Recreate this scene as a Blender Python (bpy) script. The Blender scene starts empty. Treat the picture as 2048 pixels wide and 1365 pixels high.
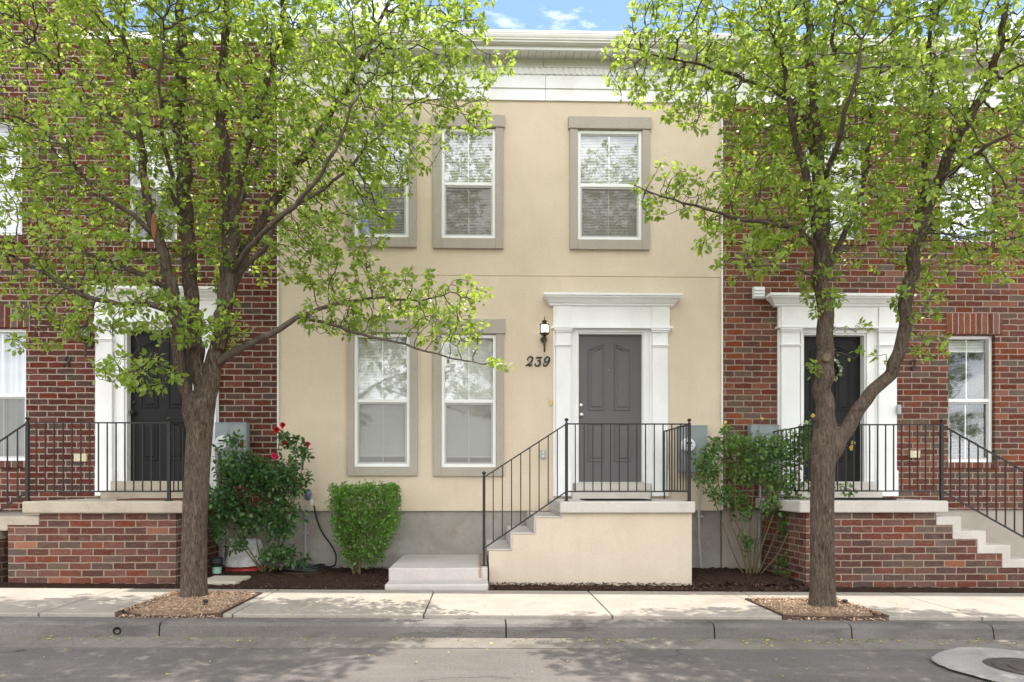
import bpy, bmesh, math, random
import numpy as np
from mathutils import Vector
R = math.radians
random.seed(11)
rng = np.random.default_rng(11)
sc = bpy.context.scene
COL = sc.collection

# ------------------------------------------------------------------ camera geometry of the place
F = 1368.0; D = 9.5; PSI = R(1.4); HY = 965.0; CX = 962 + F * math.tan(PSI); EYE = 1.2
FWD = Vector((math.sin(PSI), math.cos(PSI), 0)); RGT = Vector((math.cos(PSI), -math.sin(PSI), 0))

def P(px, py, Y=0.0):
    d = RGT * ((px - CX) / F) + Vector((0, 0, (HY - py) / F)) + FWD
    t = (Y + D) / d.y
    return Vector((d.x * t, Y, d.z * t + EYE))
def PX(px, Y=0.0): return P(px, HY, Y).x
def PZ(px, py, Y=0.0): return P(px, py, Y).z
def g(x): return -0.009 * (x + 0.5)          # the street falls gently to the right

# ------------------------------------------------------------------ materials
def new_mat(name):
    m = bpy.data.materials.new(name); m.use_nodes = True
    nt = m.node_tree; nt.nodes.clear()
    out = nt.nodes.new('ShaderNodeOutputMaterial')
    return m, nt, out
def N(nt, t, **kw):
    n = nt.nodes.new(t)
    for k, v in kw.items():
        if k in n.inputs.keys() if isinstance(k, str) else False: n.inputs[k].default_value = v
        else: setattr(n, k, v)
    return n
def L(nt, a, b): nt.links.new(a, b)
def math_n(nt, op, a, b=None, c=None):
    n = nt.nodes.new('ShaderNodeMath'); n.operation = op
    for i, x in enumerate((a, b, c)):
        if x is None: continue
        if isinstance(x, (int, float)): n.inputs[i].default_value = x
        else: L(nt, x, n.inputs[i])
    return n.outputs[0]
def ramp(nt, fac, stops, interp='LINEAR'):
    r = nt.nodes.new('ShaderNodeValToRGB'); r.color_ramp.interpolation = interp
    e = r.color_ramp.elements
    while len(e) > 1: e.remove(e[-1])
    e[0].position = stops[0][0]; e[0].color = (*stops[0][1], 1)
    for p, c in stops[1:]:
        k = e.new(p); k.color = (*c, 1)
    L(nt, fac, r.inputs[0]); return r.outputs[0]
def noise(nt, vec, scale, detail=4, rough=.55, dist=0):
    n = nt.nodes.new('ShaderNodeTexNoise'); n.inputs['Scale'].default_value = scale
    n.inputs['Detail'].default_value = detail; n.inputs['Roughness'].default_value = rough
    n.inputs['Distortion'].default_value = dist
    L(nt, vec, n.inputs['Vector']); return n.outputs[0]
def mixc(nt, fac, a, b, mode='MIX'):
    n = nt.nodes.new('ShaderNodeMix'); n.data_type = 'RGBA'; n.blend_type = mode
    for s, x in ((0, fac), (6, a), (7, b)):
        if isinstance(x, (int, float)): n.inputs[s].default_value = x
        elif isinstance(x, tuple): n.inputs[s].default_value = (*x, 1)
        else: L(nt, x, n.inputs[s])
    return n.outputs[2]
def scaled(nt, vec, s):
    n = nt.nodes.new('ShaderNodeVectorMath'); n.operation = 'MULTIPLY'
    L(nt, vec, n.inputs[0]); n.inputs[1].default_value = s; return n.outputs[0]
def pos(nt): return nt.nodes.new('ShaderNodeNewGeometry').outputs['Position']
def principled(nt, out, col, rough=.8, spec=.3, metal=0., bump=None, bstr=.3, bdist=.01):
    b = nt.nodes.new('ShaderNodeBsdfPrincipled')
    if isinstance(col, tuple): b.inputs['Base Color'].default_value = (*col, 1)
    else: L(nt, col, b.inputs['Base Color'])
    if isinstance(rough, (int, float)): b.inputs['Roughness'].default_value = rough
    else: L(nt, rough, b.inputs['Roughness'])
    b.inputs['Specular IOR Level'].default_value = spec; b.inputs['Metallic'].default_value = metal
    if bump is not None:
        bn = nt.nodes.new('ShaderNodeBump'); bn.inputs['Strength'].default_value = bstr
        bn.inputs['Distance'].default_value = bdist
        L(nt, bump, bn.inputs['Height']); L(nt, bn.outputs[0], b.inputs['Normal'])
    L(nt, b.outputs[0], out.inputs[0]); return b

def simple(name, c1, c2, scale=8, rough=.7, spec=.3, metal=0, bscale=120, bstr=.15, bdist=.004, stain=None, sscale=1.5, stretch=(1, 1, 1), samt=.6):
    m, nt, out = new_mat(name); p = scaled(nt, pos(nt), stretch)
    n1 = noise(nt, p, scale, 6, .6)
    col = ramp(nt, n1, [(.3, c1), (.7, c2)])
    if stain:
        n2 = noise(nt, p, sscale, 7, .65, .4)
        f = ramp(nt, n2, [(.5, (0, 0, 0)), (.72, (samt,) * 3)])
        col = mixc(nt, f, col, stain)
    principled(nt, out, col, rough, spec, metal, noise(nt, p, bscale, 3, .6), bstr, bdist)
    return m

def brick_mat(name, stops, mortar, vertical=False, w=.252, h=.0835, m=.0115, u0=0., v0=0., white=.0, fleck=.3):
    mt, nt, out = new_mat(name); p = pos(nt)
    wob = noise(nt, p, 9, 3); wob2 = noise(nt, p, 55, 2)
    s = nt.nodes.new('ShaderNodeSeparateXYZ'); L(nt, p, s.inputs[0])
    u = math_n(nt, 'ADD', s.outputs[0], s.outputs[1]); v = s.outputs[2]
    if vertical: u, v = v, u
    u = math_n(nt, 'ADD', u, math_n(nt, 'MULTIPLY_ADD', wob2, .013, u0 - .0065))
    v = math_n(nt, 'ADD', v, math_n(nt, 'MULTIPLY_ADD', wob, .017, v0 - .0085))
    v = math_n(nt, 'ADD', v, math_n(nt, 'MULTIPLY_ADD', wob2, .009, -.0045))
    vr = math_n(nt, 'DIVIDE', v, h); row = math_n(nt, 'FLOOR', vr)
    wn0 = nt.nodes.new('ShaderNodeTexWhiteNoise'); wn0.noise_dimensions = '1D'; L(nt, row, wn0.inputs['W'])
    off = math_n(nt, 'MULTIPLY', math_n(nt, 'FLOORED_MODULO', row, 2), .5)
    off = math_n(nt, 'ADD', off, math_n(nt, 'MULTIPLY', wn0.outputs[0], .10))
    us = math_n(nt, 'ADD', math_n(nt, 'DIVIDE', u, w), off); colm = math_n(nt, 'FLOOR', us)
    fu = math_n(nt, 'MULTIPLY', math_n(nt, 'FRACT', us), w); fv = math_n(nt, 'MULTIPLY', math_n(nt, 'FRACT', vr), h)
    du = math_n(nt, 'SUBTRACT', math_n(nt, 'MINIMUM', fu, math_n(nt, 'SUBTRACT', w, fu)), m / 2)
    dv = math_n(nt, 'SUBTRACT', math_n(nt, 'MINIMUM', fv, math_n(nt, 'SUBTRACT', h, fv)), m / 2)
    e = math_n(nt, 'MINIMUM', du, dv)
    mask = nt.nodes.new('ShaderNodeMapRange'); mask.interpolation_type = 'SMOOTHSTEP'
    mask.inputs['From Min'].default_value = -.001; mask.inputs['From Max'].default_value = .0035
    L(nt, e, mask.inputs['Value']); mk = mask.outputs[0]
    cv = nt.nodes.new('ShaderNodeCombineXYZ'); L(nt, colm, cv.inputs[0]); L(nt, row, cv.inputs[1])
    wn = nt.nodes.new('ShaderNodeTexWhiteNoise'); wn.noise_dimensions = '2D'; L(nt, cv.outputs[0], wn.inputs['Vector'])
    bc = ramp(nt, wn.outputs['Value'], stops, 'CONSTANT')
    hs = nt.nodes.new('ShaderNodeHueSaturation'); L(nt, bc, hs.inputs['Color'])
    sp = nt.nodes.new('ShaderNodeSeparateColor'); L(nt, wn.outputs['Color'], sp.inputs[0])
    L(nt, math_n(nt, 'MULTIPLY_ADD', sp.outputs[0], .5, .72), hs.inputs['Value'])
    L(nt, math_n(nt, 'MULTIPLY_ADD', sp.outputs[1], .3, .82), hs.inputs['Saturation'])
    fine = noise(nt, p, 70, 5, .7)
    bcol = mixc(nt, fleck, hs.outputs[0], ramp(nt, fine, [(.3, (.35, .35, .35)), (.7, (1.6, 1.6, 1.6))]), 'MULTIPLY')
    tone = noise(nt, p, .8, 5, .6)
    bcol = mixc(nt, .8, bcol, ramp(nt, tone, [(.3, (.78, .76, .78)), (.7, (1.28, 1.22, 1.16))]), 'MULTIPLY')
    smear = noise(nt, scaled(nt, p, (1, 1, 3)), 14, 5, .7)
    bcol = mixc(nt, ramp(nt, smear, [(.52, (0,) * 3), (.75, (.22,) * 3)]), bcol, mortar)
    if white > 0:
        wf = noise(nt, p, 2.3, 8, .7, .6)
        bcol = mixc(nt, ramp(nt, wf, [(.56, (0,) * 3), (.78, (white,) * 3)]), bcol, (.34, .25, .22))
    mc = mixc(nt, noise(nt, p, 5, 5), mortar, tuple(c * .62 for c in mortar))
    col = mixc(nt, mk, mc, bcol)
    hgt = math_n(nt, 'ADD', mk, math_n(nt, 'MULTIPLY', fine, .25))
    principled(nt, out, col, .88, .2, 0, hgt, .55, .008)
    return mt

def stucco_mat(name, c1, c2, dirt, gf=.5):
    m, nt, out = new_mat(name); p = pos(nt)
    col = ramp(nt, noise(nt, p, 1.1, 8, .68, .3), [(.32, c1), (.68, c2)])
    st = noise(nt, scaled(nt, p, (5, 5, .45)), 1.6, 6, .65)
    col = mixc(nt, ramp(nt, st, [(.5, (0,) * 3), (.8, (.16,) * 3)]), col, dirt)
    gr = noise(nt, p, 70, 5, .8)
    col = mixc(nt, gf, col, ramp(nt, gr, [(.3, (.62,) * 3), (.7, (1.34,) * 3)]), 'MULTIPLY')
    hgt = math_n(nt, 'ADD', gr, math_n(nt, 'MULTIPLY', noise(nt, p, 28, 3), .8))
    principled(nt, out, col, .93, .15, 0, hgt, .40, .006)
    return m

def emission_mat(name, col, s):
    m, nt, out = new_mat(name); b = principled(nt, out, (.8, .78, .7), .3)
    b.inputs['Emission Color'].default_value = (*col, 1); b.inputs['Emission Strength'].default_value = s
    return m

def glass_mat(name, refl=.2, tint=(1, 1, 1)):
    m, nt, out = new_mat(name)
    t = nt.nodes.new('ShaderNodeBsdfTransparent'); t.inputs[0].default_value = (*tint, 1)
    gl = nt.nodes.new('ShaderNodeBsdfGlossy'); gl.inputs['Roughness'].default_value = .035
    gl.inputs[0].default_value = (.95, .98, 1, 1)
    bp = nt.nodes.new('ShaderNodeBump'); bp.inputs['Strength'].default_value = .05; bp.inputs['Distance'].default_value = .02
    L(nt, noise(nt, pos(nt), 3.5, 1), bp.inputs['Height']); L(nt, bp.outputs[0], gl.inputs['Normal'])
    mx = nt.nodes.new('ShaderNodeMixShader'); mx.inputs[0].default_value = refl
    L(nt, t.outputs[0], mx.inputs[1]); L(nt, gl.outputs[0], mx.inputs[2]); L(nt, mx.outputs[0], out.inputs[0])
    return m

def screen_mat(name, col, fac):
    m, nt, out = new_mat(name)
    t = nt.nodes.new('ShaderNodeBsdfTransparent'); d = nt.nodes.new('ShaderNodeBsdfDiffuse'); d.inputs[0].default_value = (*col, 1)
    mx = nt.nodes.new('ShaderNodeMixShader'); mx.inputs[0].default_value = fac
    L(nt, t.outputs[0], mx.inputs[1]); L(nt, d.outputs[0], mx.inputs[2]); L(nt, mx.outputs[0], out.inputs[0])
    return m

def leaf_mat(name, stops, trans, tfac=.45, rough=.38, spec=.45):
    m, nt, out = new_mat(name)
    geo = nt.nodes.new('ShaderNodeNewGeometry')
    big = noise(nt, geo.outputs['Position'], 1.3, 2)
    f = math_n(nt, 'ADD', math_n(nt, 'MULTIPLY', geo.outputs['Random Per Island'], .75), math_n(nt, 'MULTIPLY_ADD', big, .9, -.32))
    col = ramp(nt, f, stops)
    b = nt.nodes.new('ShaderNodeBsdfPrincipled'); L(nt, col, b.inputs['Base Color'])
    b.inputs['Roughness'].default_value = rough; b.inputs['Specular IOR Level'].default_value = spec
    tr = nt.nodes.new('ShaderNodeBsdfTranslucent')
    L(nt, mixc(nt, .55, col, trans), tr.inputs[0])
    mx = nt.nodes.new('ShaderNodeMixShader'); mx.inputs[0].default_value = tfac
    L(nt, b.outputs[0], mx.inputs[1]); L(nt, tr.outputs[0], mx.inputs[2]); L(nt, mx.outputs[0], out.inputs[0])
    return m

def bark_mat(name, c1, c2):
    m, nt, out = new_mat(name); p = pos(nt)
    q = scaled(nt, p, (1, 1, .20))
    n1 = noise(nt, q, 55, 7, .7, 1.0); n2 = noise(nt, p, 3, 5); n3 = noise(nt, scaled(nt, p, (1, 1, .45)), 110, 3)
    col = ramp(nt, n1, [(.33, tuple(c * .35 for c in c1)), (.46, c1), (.66, c2)])
    col = mixc(nt, ramp(nt, n2, [(.45, (0,) * 3), (.7, (.35,) * 3)]), col, (.16, .13, .105))
    hgt = math_n(nt, 'ADD', n1, math_n(nt, 'MULTIPLY', n3, .3))
    principled(nt, out, col, .92, .12, 0, hgt, 1.0, .03)
    return m

def rust_mat(name, spots):
    m = concrete_mat(name, (.45, .42, .39), (.54, .50, .47), (.34, .29, .25), .5, .35)
    nt = m.node_tree; b = next(n for n in nt.nodes if n.type == 'BSDF_PRINCIPLED'); src = b.inputs['Base Color'].links[0].from_socket
    p = pos(nt); s_ = nt.nodes.new('ShaderNodeSeparateXYZ'); L(nt, p, s_.inputs[0]); col = src
    for x0, z0, z1, w_ in spots:
        dx = math_n(nt, 'ABSOLUTE', math_n(nt, 'SUBTRACT', math_n(nt, 'ADD', s_.outputs[0], math_n(nt, 'MULTIPLY_ADD', noise(nt, p, 20, 4), .05, -.025)), x0))
        a = math_n(nt, 'MULTIPLY', math_n(nt, 'LESS_THAN', s_.outputs[2], z1 + .004), math_n(nt, 'GREATER_THAN', s_.outputs[2], z0))
        f = math_n(nt, 'MULTIPLY', math_n(nt, 'MAXIMUM', math_n(nt, 'SUBTRACT', 1.0, math_n(nt, 'DIVIDE', dx, w_)), 0.0), a)
        col = mixc(nt, math_n(nt, 'MULTIPLY', f, .8), col, (.26, .13, .05))
    L(nt, col, b.inputs['Base Color']); return m

def asphalt_mat(name, base):
    m, nt, out = new_mat(name); p = pos(nt)
    col = ramp(nt, noise(nt, p, .9, 7, .62, .3), [(.3, tuple(c * .82 for c in base)), (.7, tuple(c * 1.2 for c in base))])
    sp = noise(nt, p, 75, 4, .9)
    col = mixc(nt, .75, col, ramp(nt, sp, [(.3, (.50,) * 3), (.52, (1,) * 3), (.70, (1.8, 1.74, 1.68))]), 'MULTIPLY')
    dust = noise(nt, scaled(nt, p, (.35, 2.2, 1)), 1.8, 6, .7)
    col = mixc(nt, ramp(nt, dust, [(.5, (0,) * 3), (.75, (.45,) * 3)]), col, (.22, .19, .165))
    vo = nt.nodes.new('ShaderNodeTexVoronoi'); vo.feature = 'DISTANCE_TO_EDGE'; vo.inputs['Scale'].default_value = .30
    wv = nt.nodes.new('ShaderNodeVectorMath'); wv.operation = 'ADD'
    nn = nt.nodes.new('ShaderNodeTexNoise'); nn.inputs['Scale'].default_value = 2.1; nn.inputs['Detail'].default_value = 6
    L(nt, p, nn.inputs['Vector']); L(nt, scaled(nt, nn.outputs['Color'], (.8, .8, .8)), wv.inputs[1]); L(nt, p, wv.inputs[0])
    L(nt, wv.outputs[0], vo.inputs['Vector'])
    crack = math_n(nt, 'MULTIPLY', ramp(nt, vo.outputs['Distance'], [(.0, (.75,) * 3), (.005, (0,) * 3)]), ramp(nt, noise(nt, p, .7, 3), [(.5, (0,) * 3), (.6, (1,) * 3)]))
    col = mixc(nt, crack, col, (.028, .025, .023))
    hg = math_n(nt, 'SUBTRACT', sp, math_n(nt, 'MULTIPLY', crack, 1.5))
    principled(nt, out, col, .9, .25, 0, hg, .45, .006)
    return m

def concrete_mat(name, c1, c2, stain=(.2, .17, .14), samt=.4, speck=.35, sscale=1.6, streak=(1, 1, 1)):
    m, nt, out = new_mat(name); p = pos(nt); q = scaled(nt, p, streak)
    col = ramp(nt, noise(nt, q, 1.7, 7, .6, .3), [(.3, c1), (.7, c2)])
    col = mixc(nt, ramp(nt, noise(nt, q, sscale, 7, .7, .5), [(.5, (0,) * 3), (.74, (samt,) * 3)]), col, stain)
    sp = noise(nt, p, 80, 5, .85)
    col = mixc(nt, speck, col, ramp(nt, sp, [(.3, (.55,) * 3), (.7, (1.4,) * 3)]), 'MULTIPLY')
    principled(nt, out, col, .9, .2, 0, math_n(nt, 'ADD', sp, noise(nt, p, 18, 4)), .35, .006)
    return m

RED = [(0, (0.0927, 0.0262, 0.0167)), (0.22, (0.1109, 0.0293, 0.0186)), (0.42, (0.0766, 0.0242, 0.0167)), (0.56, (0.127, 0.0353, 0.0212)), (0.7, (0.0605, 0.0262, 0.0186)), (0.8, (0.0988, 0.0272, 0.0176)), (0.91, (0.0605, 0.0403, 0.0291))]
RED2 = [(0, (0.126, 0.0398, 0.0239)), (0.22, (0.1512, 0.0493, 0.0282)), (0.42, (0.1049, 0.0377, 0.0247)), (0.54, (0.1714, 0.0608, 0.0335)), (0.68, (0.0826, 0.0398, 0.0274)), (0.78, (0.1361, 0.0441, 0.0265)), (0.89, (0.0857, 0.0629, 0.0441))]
PORCH = [(0, (0.1256, 0.0492, 0.0358)), (0.2, (0.0981, 0.0447, 0.035)), (0.36, (0.1495, 0.0537, 0.0368)), (0.5, (0.0861, 0.0559, 0.0444)), (0.62, (0.1316, 0.0436, 0.0302)), (0.74, (0.2153, 0.0737, 0.035)), (0.765, (0.1136, 0.0514, 0.0397)), (0.92, (0.0957, 0.0671, 0.0519))]
M = dict(
    stucco=stucco_mat('stucco_tan', (.59, .495, .372), (.67, .568, .445), (.47, .385, .285)),
    stucco_porch=stucco_mat('stucco_porch', (.53, .445, .345), (.60, .515, .41), (.36, .29, .19), .28),
    trim=stucco_mat('stucco_grey', (.375, .335, .285), (.415, .375, .32), (.31, .275, .23)),
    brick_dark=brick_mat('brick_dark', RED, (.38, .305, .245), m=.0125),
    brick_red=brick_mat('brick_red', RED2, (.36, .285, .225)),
    brick_porch=brick_mat('brick_porch', PORCH, (.35, .275, .205), w=.256, white=.35, fleck=.45),
    brick_upright=brick_mat('brick_upright', RED2, (.40, .33, .28), vertical=True, w=60., h=.0835, u0=20.),
    white=simple('white_paint', (.76, .76, .76), (.83, .83, .825), 3, .45, .4, bscale=60, bstr=.05, stain=(.60, .57, .52), sscale=2.2, stretch=(1, 1, .6), samt=.35),
    offwhite=simple('offwhite_metal', (.66, .655, .61), (.72, .71, .665), 3, .45, .4, bscale=60, bstr=.03),
    vinyl=simple('white_vinyl', (.78, .785, .77), (.82, .82, .81), 3, .35, .4, bscale=60, bstr=.02),
    vinyl_grey=simple('grey_sash', (.40, .40, .38), (.46, .46, .44), 3, .4, .4, bscale=60, bstr=.02),
    blind=simple('blind_white', (.83, .83, .81), (.87, .87, .85), 4, .6, .3, bscale=50, bstr=.03),
    curtain=simple('curtain_grey', (.40, .43, .44), (.52, .55, .56), 2, .8, .1, bscale=20, bstr=.2),
    glass=glass_mat('pane_glass', .15), glass_dark=glass_mat('pane_glass_low', .13, (.97, .98, .97)),
    screen=screen_mat('insect_screen', (.21, .195, .165), .46),
    door_grey=simple('door_charcoal', (.092, .086, .090), (.108, .101, .106), 4, .42, .45, bscale=80, bstr=.05),
    door_black=simple('door_black', (.010, .0095, .010), (.014, .0135, .014), 4, .5, .18, bscale=80, bstr=.05),
    iron=simple('iron_black', (.012, .011, .011), (.020, .018, .017), 20, .5, .4, bscale=150, bstr=.1),
    bronze=simple('lamp_bronze', (.045, .036, .024), (.070, .056, .036), 20, .45, .5, metal=.4),
    chrome=simple('satin_nickel', (.6, .58, .53), (.66, .64, .6), 10, .25, .5, metal=1),
    slab=concrete_mat('slab_concrete', (.50, .465, .42), (.57, .535, .49), (.37, .31, .25), .5, .3),
    slab_old=concrete_mat('slab_old', (.40, .345, .27), (.48, .42, .34), (.22, .18, .13), .6, .45, 2.2),
    slab_grey=concrete_mat('slab_grey', (.45, .42, .39), (.54, .50, .47), (.34, .29, .25), .45, .35),
    walk=concrete_mat('walk_concrete', (.285, .252, .212), (.35, .312, .268), (.20, .172, .142), .6, .6),
    kerb=concrete_mat('kerb_concrete', (.110, .099, .090), (.195, .177, .163), (.052, .046, .041), .8, .75, 3.5, (.45, 1, 2.2)),
    gutter=concrete_mat('gutter_concrete', (.150, .134, .114), (.210, .188, .162), (.080, .070, .056), .8, .7, 3),
    found=concrete_mat('foundation_concrete', (.255, .235, .205), (.39, .365, .335), (.20, .135, .095), .8, .4, 1.5),
    found_pale=concrete_mat('foundation_pale', (.33, .29, .245), (.40, .36, .31), (.26, .21, .165), .5, .25, 1.2),
    asphalt=asphalt_mat('asphalt', (.122, .109, .099)),
    collar=concrete_mat('collar_concrete', (.25, .232, .212), (.33, .308, .283), (.17, .155, .138), .7, .6, 3),
    cast=simple('cast_iron', (.055, .045, .042), (.085, .072, .066), 30, .7, .3, bscale=90, bstr=.3),
    mulch=simple('mulch', (.022, .013, .010), (.065, .037, .026), 60, .95, .1, bscale=70, bstr=.9, bdist=.03),
    soil=simple('soil', (.03, .02, .015), (.06, .04, .03), 20, .95, .1, bscale=40, bstr=.8, bdist=.03),
    chips=simple('chip_bed', (.20, .13, .085), (.40, .29, .20), 45, .9, .1, bscale=45, bstr=.9, bdist=.02),
    edging=simple('edging_brown', (.050, .028, .020), (.085, .048, .035), 12, .7, .3, bscale=60),
    meter=simple('meter_grey', (.215, .25, .255), (.25, .285, .29), 4, .5, .4, bscale=60, bstr=.05),
    conduit=simple('conduit_grey', (.33, .34, .34), (.40, .41, .41), 8, .5, .4),
    rubber=simple('rubber_black', (.012, .012, .013), (.02, .02, .021), 20, .5, .4),
    beige=simple('beige_plastic', (.55, .47, .30), (.60, .52, .35), 10, .6, .3),
    brass=simple('brass', (.5, .33, .10), (.58, .4, .14), 10, .4, .4, metal=.6),
    shingle=simple('shingle', (.10, .09, .085), (.15, .14, .13), 20, .95, .1),
    mat_dark=simple('mat_dark', (.012, .012, .012), (.03, .028, .026), 40, .95, .1, bscale=100, bstr=.6),
    mat_brown=simple('mat_brown', (.10, .045, .025), (.16, .075, .04), 40, .95, .1, bscale=100, bstr=.6),
    bag=simple('bag_plastic', (.52, .52, .50), (.70, .70, .68), 9, .3, .5, bscale=22, bstr=.9, bdist=.03),
    bag_red=simple('bag_red', (.45, .05, .05), (.55, .09, .08), 9, .3, .5, bscale=22, bstr=.6, bdist=.02),
    mint=simple('mint_glaze', (.25, .42, .30), (.32, .50, .37), 8, .3, .5),
    blue=simple('blue_plastic', (.10, .13, .22), (.14, .17, .27), 8, .4, .4),
    bark=bark_mat('bark', (.088, .064, .048), (.205, .158, .122)),
    twig=simple('twig_bark', (.045, .033, .026), (.120, .094, .074), 14, .75, .25),
    scar=simple('wood_scar', (.22, .10, .045), (.36, .19, .09), 25, .9, .1, stretch=(1, 1, .2)),
    cane=simple('cane', (.10, .085, .045), (.17, .13, .075), 12, .8, .2),
    deadcane=simple('dead_cane', (.13, .085, .055), (.21, .145, .10), 12, .9, .1),
    leaf=leaf_mat('pear_leaf', [(.05, (.026, .075, .014)), (.32, (.076, .165, .026)), (.60, (.160, .268, .048)), (.92, (.34, .43, .12))], (.74, .88, .10), .56, .27, .65),
    box_leaf=leaf_mat('box_leaf', [(.1, (.045, .125, .015)), (.5, (.095, .225, .028)), (.9, (.17, .33, .05))], (.30, .52, .04), .35),
    rose_leaf=leaf_mat('rose_leaf', [(.1, (.022, .068, .022)), (.5, (.050, .122, .036)), (.9, (.14, .225, .075))], (.20, .40, .06), .30, .34),
    rose_leaf2=leaf_mat('rose_leaf_pale', [(.1, (.045, .115, .028)), (.5, (.098, .205, .045)), (.9, (.22, .33, .11))], (.32, .52, .08), .36, .30),
    red_petal=leaf_mat('red_petal', [(.1, (.45, .004, .012)), (.9, (.62, .012, .03))], (.7, .02, .04), .3, .5),
    pink_petal=leaf_mat('pink_petal', [(.1, (.50, .01, .06)), (.9, (.68, .03, .14))], (.8, .05, .15), .3, .5),
    yellow_petal=leaf_mat('yellow_petal', [(.1, (.80, .60, .10)), (.9, (.86, .74, .25))], (.9, .8, .2), .3, .5),
    white_petal=leaf_mat('white_petal', [(.1, (.62, .62, .5)), (.9, (.75, .74, .6))], (.8, .8, .6), .3, .5),
    fallen=leaf_mat('fallen_leaf', [(.1, (.16, .26, .05)), (.4, (.34, .38, .09)), (.7, (.38, .28, .08)), (.95, (.28, .10, .05))], (.4, .4, .1), .2, .6),
    lampglass=emission_mat('lamp_glass', (1, .86, .62), 1.1),
    vent=simple('vent_white', (.66, .67, .66), (.72, .73, .72), 4, .5, .3),
    dark=simple('dark_void', (.01, .01, .01), (.014, .013, .012), 4, .9, .1),
)

# ------------------------------------------------------------------ mesh helpers
LOC = {}
class MB:
    def __init__(s): s.v = []; s.f = []
    def add(s, vs, fs):
        k = len(s.v); s.v += [tuple(x) for x in vs]; s.f += [tuple(i + k for i in q) for q in fs]; return s
    def box(s, x0, x1, y0, y1, z0, z1):
        vs = [(x, y, z) for x in (x0, x1) for y in (y0, y1) for z in (z0, z1)]
        return s.add(vs, [(0, 1, 3, 2), (4, 6, 7, 5), (0, 4, 5, 1), (2, 3, 7, 6), (0, 2, 6, 4), (1, 5, 7, 3)])
    def quad(s, a, b, c, d): return s.add([a, b, c, d], [(0, 1, 2, 3)])
    def prism_xz(s, poly, y0, y1):
        n = len(poly)
        vs = [(x, y0, z) for x, z in poly] + [(x, y1, z) for x, z in poly]
        return s.add(vs, [tuple(range(n)), tuple(range(2 * n - 1, n - 1, -1))] + [(i, n + i, n + (i + 1) % n, (i + 1) % n) for i in range(n)])
    def prism_yz(s, poly, x0, x1):
        n = len(poly)
        vs = [(x0, y, z) for y, z in poly] + [(x1, y, z) for y, z in poly]
        return s.add(vs, [tuple(range(n)), tuple(range(2 * n - 1, n - 1, -1))] + [(i, n + i, n + (i + 1) % n, (i + 1) % n) for i in range(n)])
    def tube(s, pts, rad, n=8, cap=True, wob=0., seed=0):
        pts = [Vector(p) for p in pts]; m = len(pts)
        if isinstance(rad, (int, float)): rad = [rad] * m
        k = len(s.v); up = None
        rr = random.Random(seed); ph = [rr.random() * 6.28 for _ in range(4)]
        for i in range(m):
            t = (pts[min(i + 1, m - 1)] - pts[max(i - 1, 0)])
            if t.length < 1e-9: t = Vector((0, 0, 1))
            t.normalize()
            if up is None:
                up = Vector((1, 0, 0)) if abs(t.x) < .8 else Vector((0, 1, 0))
            a = (up - t * up.dot(t)).normalized(); b = t.cross(a); up = a
            for j in range(n):
                th = 2 * math.pi * j / n
                r = rad[i]
                if wob: r *= 1 + wob * (math.sin(3 * th + ph[0] + i * .11) + .7 * math.sin(5 * th + ph[1] - i * .07) + .8 * math.sin(9 * th + ph[2] + .3 * math.sin(i * .25)))
                s.v.append(tuple(pts[i] + a * (r * math.cos(th)) + b * (r * math.sin(th))))
        for i in range(m - 1):
            for j in range(n):
                s.f.append((k + i * n + j, k + i * n + (j + 1) % n, k + (i + 1) * n + (j + 1) % n, k + (i + 1) * n + j))
        if cap:
            s.f.append(tuple(k + j for j in range(n - 1, -1, -1))); s.f.append(tuple(k + (m - 1) * n + j for j in range(n)))
        return s
    def lathe(s, prof, c, n=16, axis='z'):
        k = len(s.v); c = Vector(c)
        for r, h in prof:
            for j in range(n):
                a = 2 * math.pi * j / n; x, y = r * math.cos(a), r * math.sin(a)
                d = {'z': (x, y, h), 'y': (x, h, y), 'x': (h, x, y)}[axis]
                s.v.append(tuple(c + Vector(d)))
        m = len(prof)
        for i in range(m - 1):
            for j in range(n): s.f.append((k + i * n + j, k + i * n + (j + 1) % n, k + (i + 1) * n + (j + 1) % n, k + (i + 1) * n + j))
        s.f.append(tuple(k + j for j in range(n - 1, -1, -1))); s.f.append(tuple(k + (m - 1) * n + j for j in range(n)))
        return s
    def build(s, name, mat, parent=None, tilt=False, smooth=False, bevel=0., recalc=True, loc=None, seg=2):
        if tilt: s.v = [(x, y, z + g(x)) for x, y, z in s.v]
        if parent is not None: o0 = LOC[parent.name]
        elif loc is not None: o0 = Vector(loc)
        else:
            a = np.array(s.v); lo = a.min(0); hi = a.max(0); o0 = Vector(((lo[0] + hi[0]) / 2, (lo[1] + hi[1]) / 2, lo[2]))
        me = bpy.data.meshes.new(name)
        me.from_pydata([(x - o0.x, y - o0.y, z - o0.z) for x, y, z in s.v], [], s.f)
        if recalc:
            bm = bmesh.new(); bm.from_mesh(me); bmesh.ops.recalc_face_normals(bm, faces=bm.faces[:]); bm.to_mesh(me); bm.free()
        if smooth: me.polygons.foreach_set('use_smooth', [True] * len(me.polygons))
        me.materials.append(M[mat] if isinstance(mat, str) else mat)
        o = bpy.data.objects.new(name, me); COL.objects.link(o)
        if parent is not None: o.parent = parent
        else: o.location = o0
        LOC[o.name] = o0
        if bevel:
            b = o.modifiers.new('bevel', 'BEVEL'); b.width = bevel; b.segments = seg; b.limit_method = 'ANGLE'; b.angle_limit = R(40)
        return o
def tag(o, label=None, cat=None, group=None, kind=None):
    if label: o['label'] = label
    if cat: o['category'] = cat
    if group: o['group'] = group
    if kind: o['kind'] = kind
    return o
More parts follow.
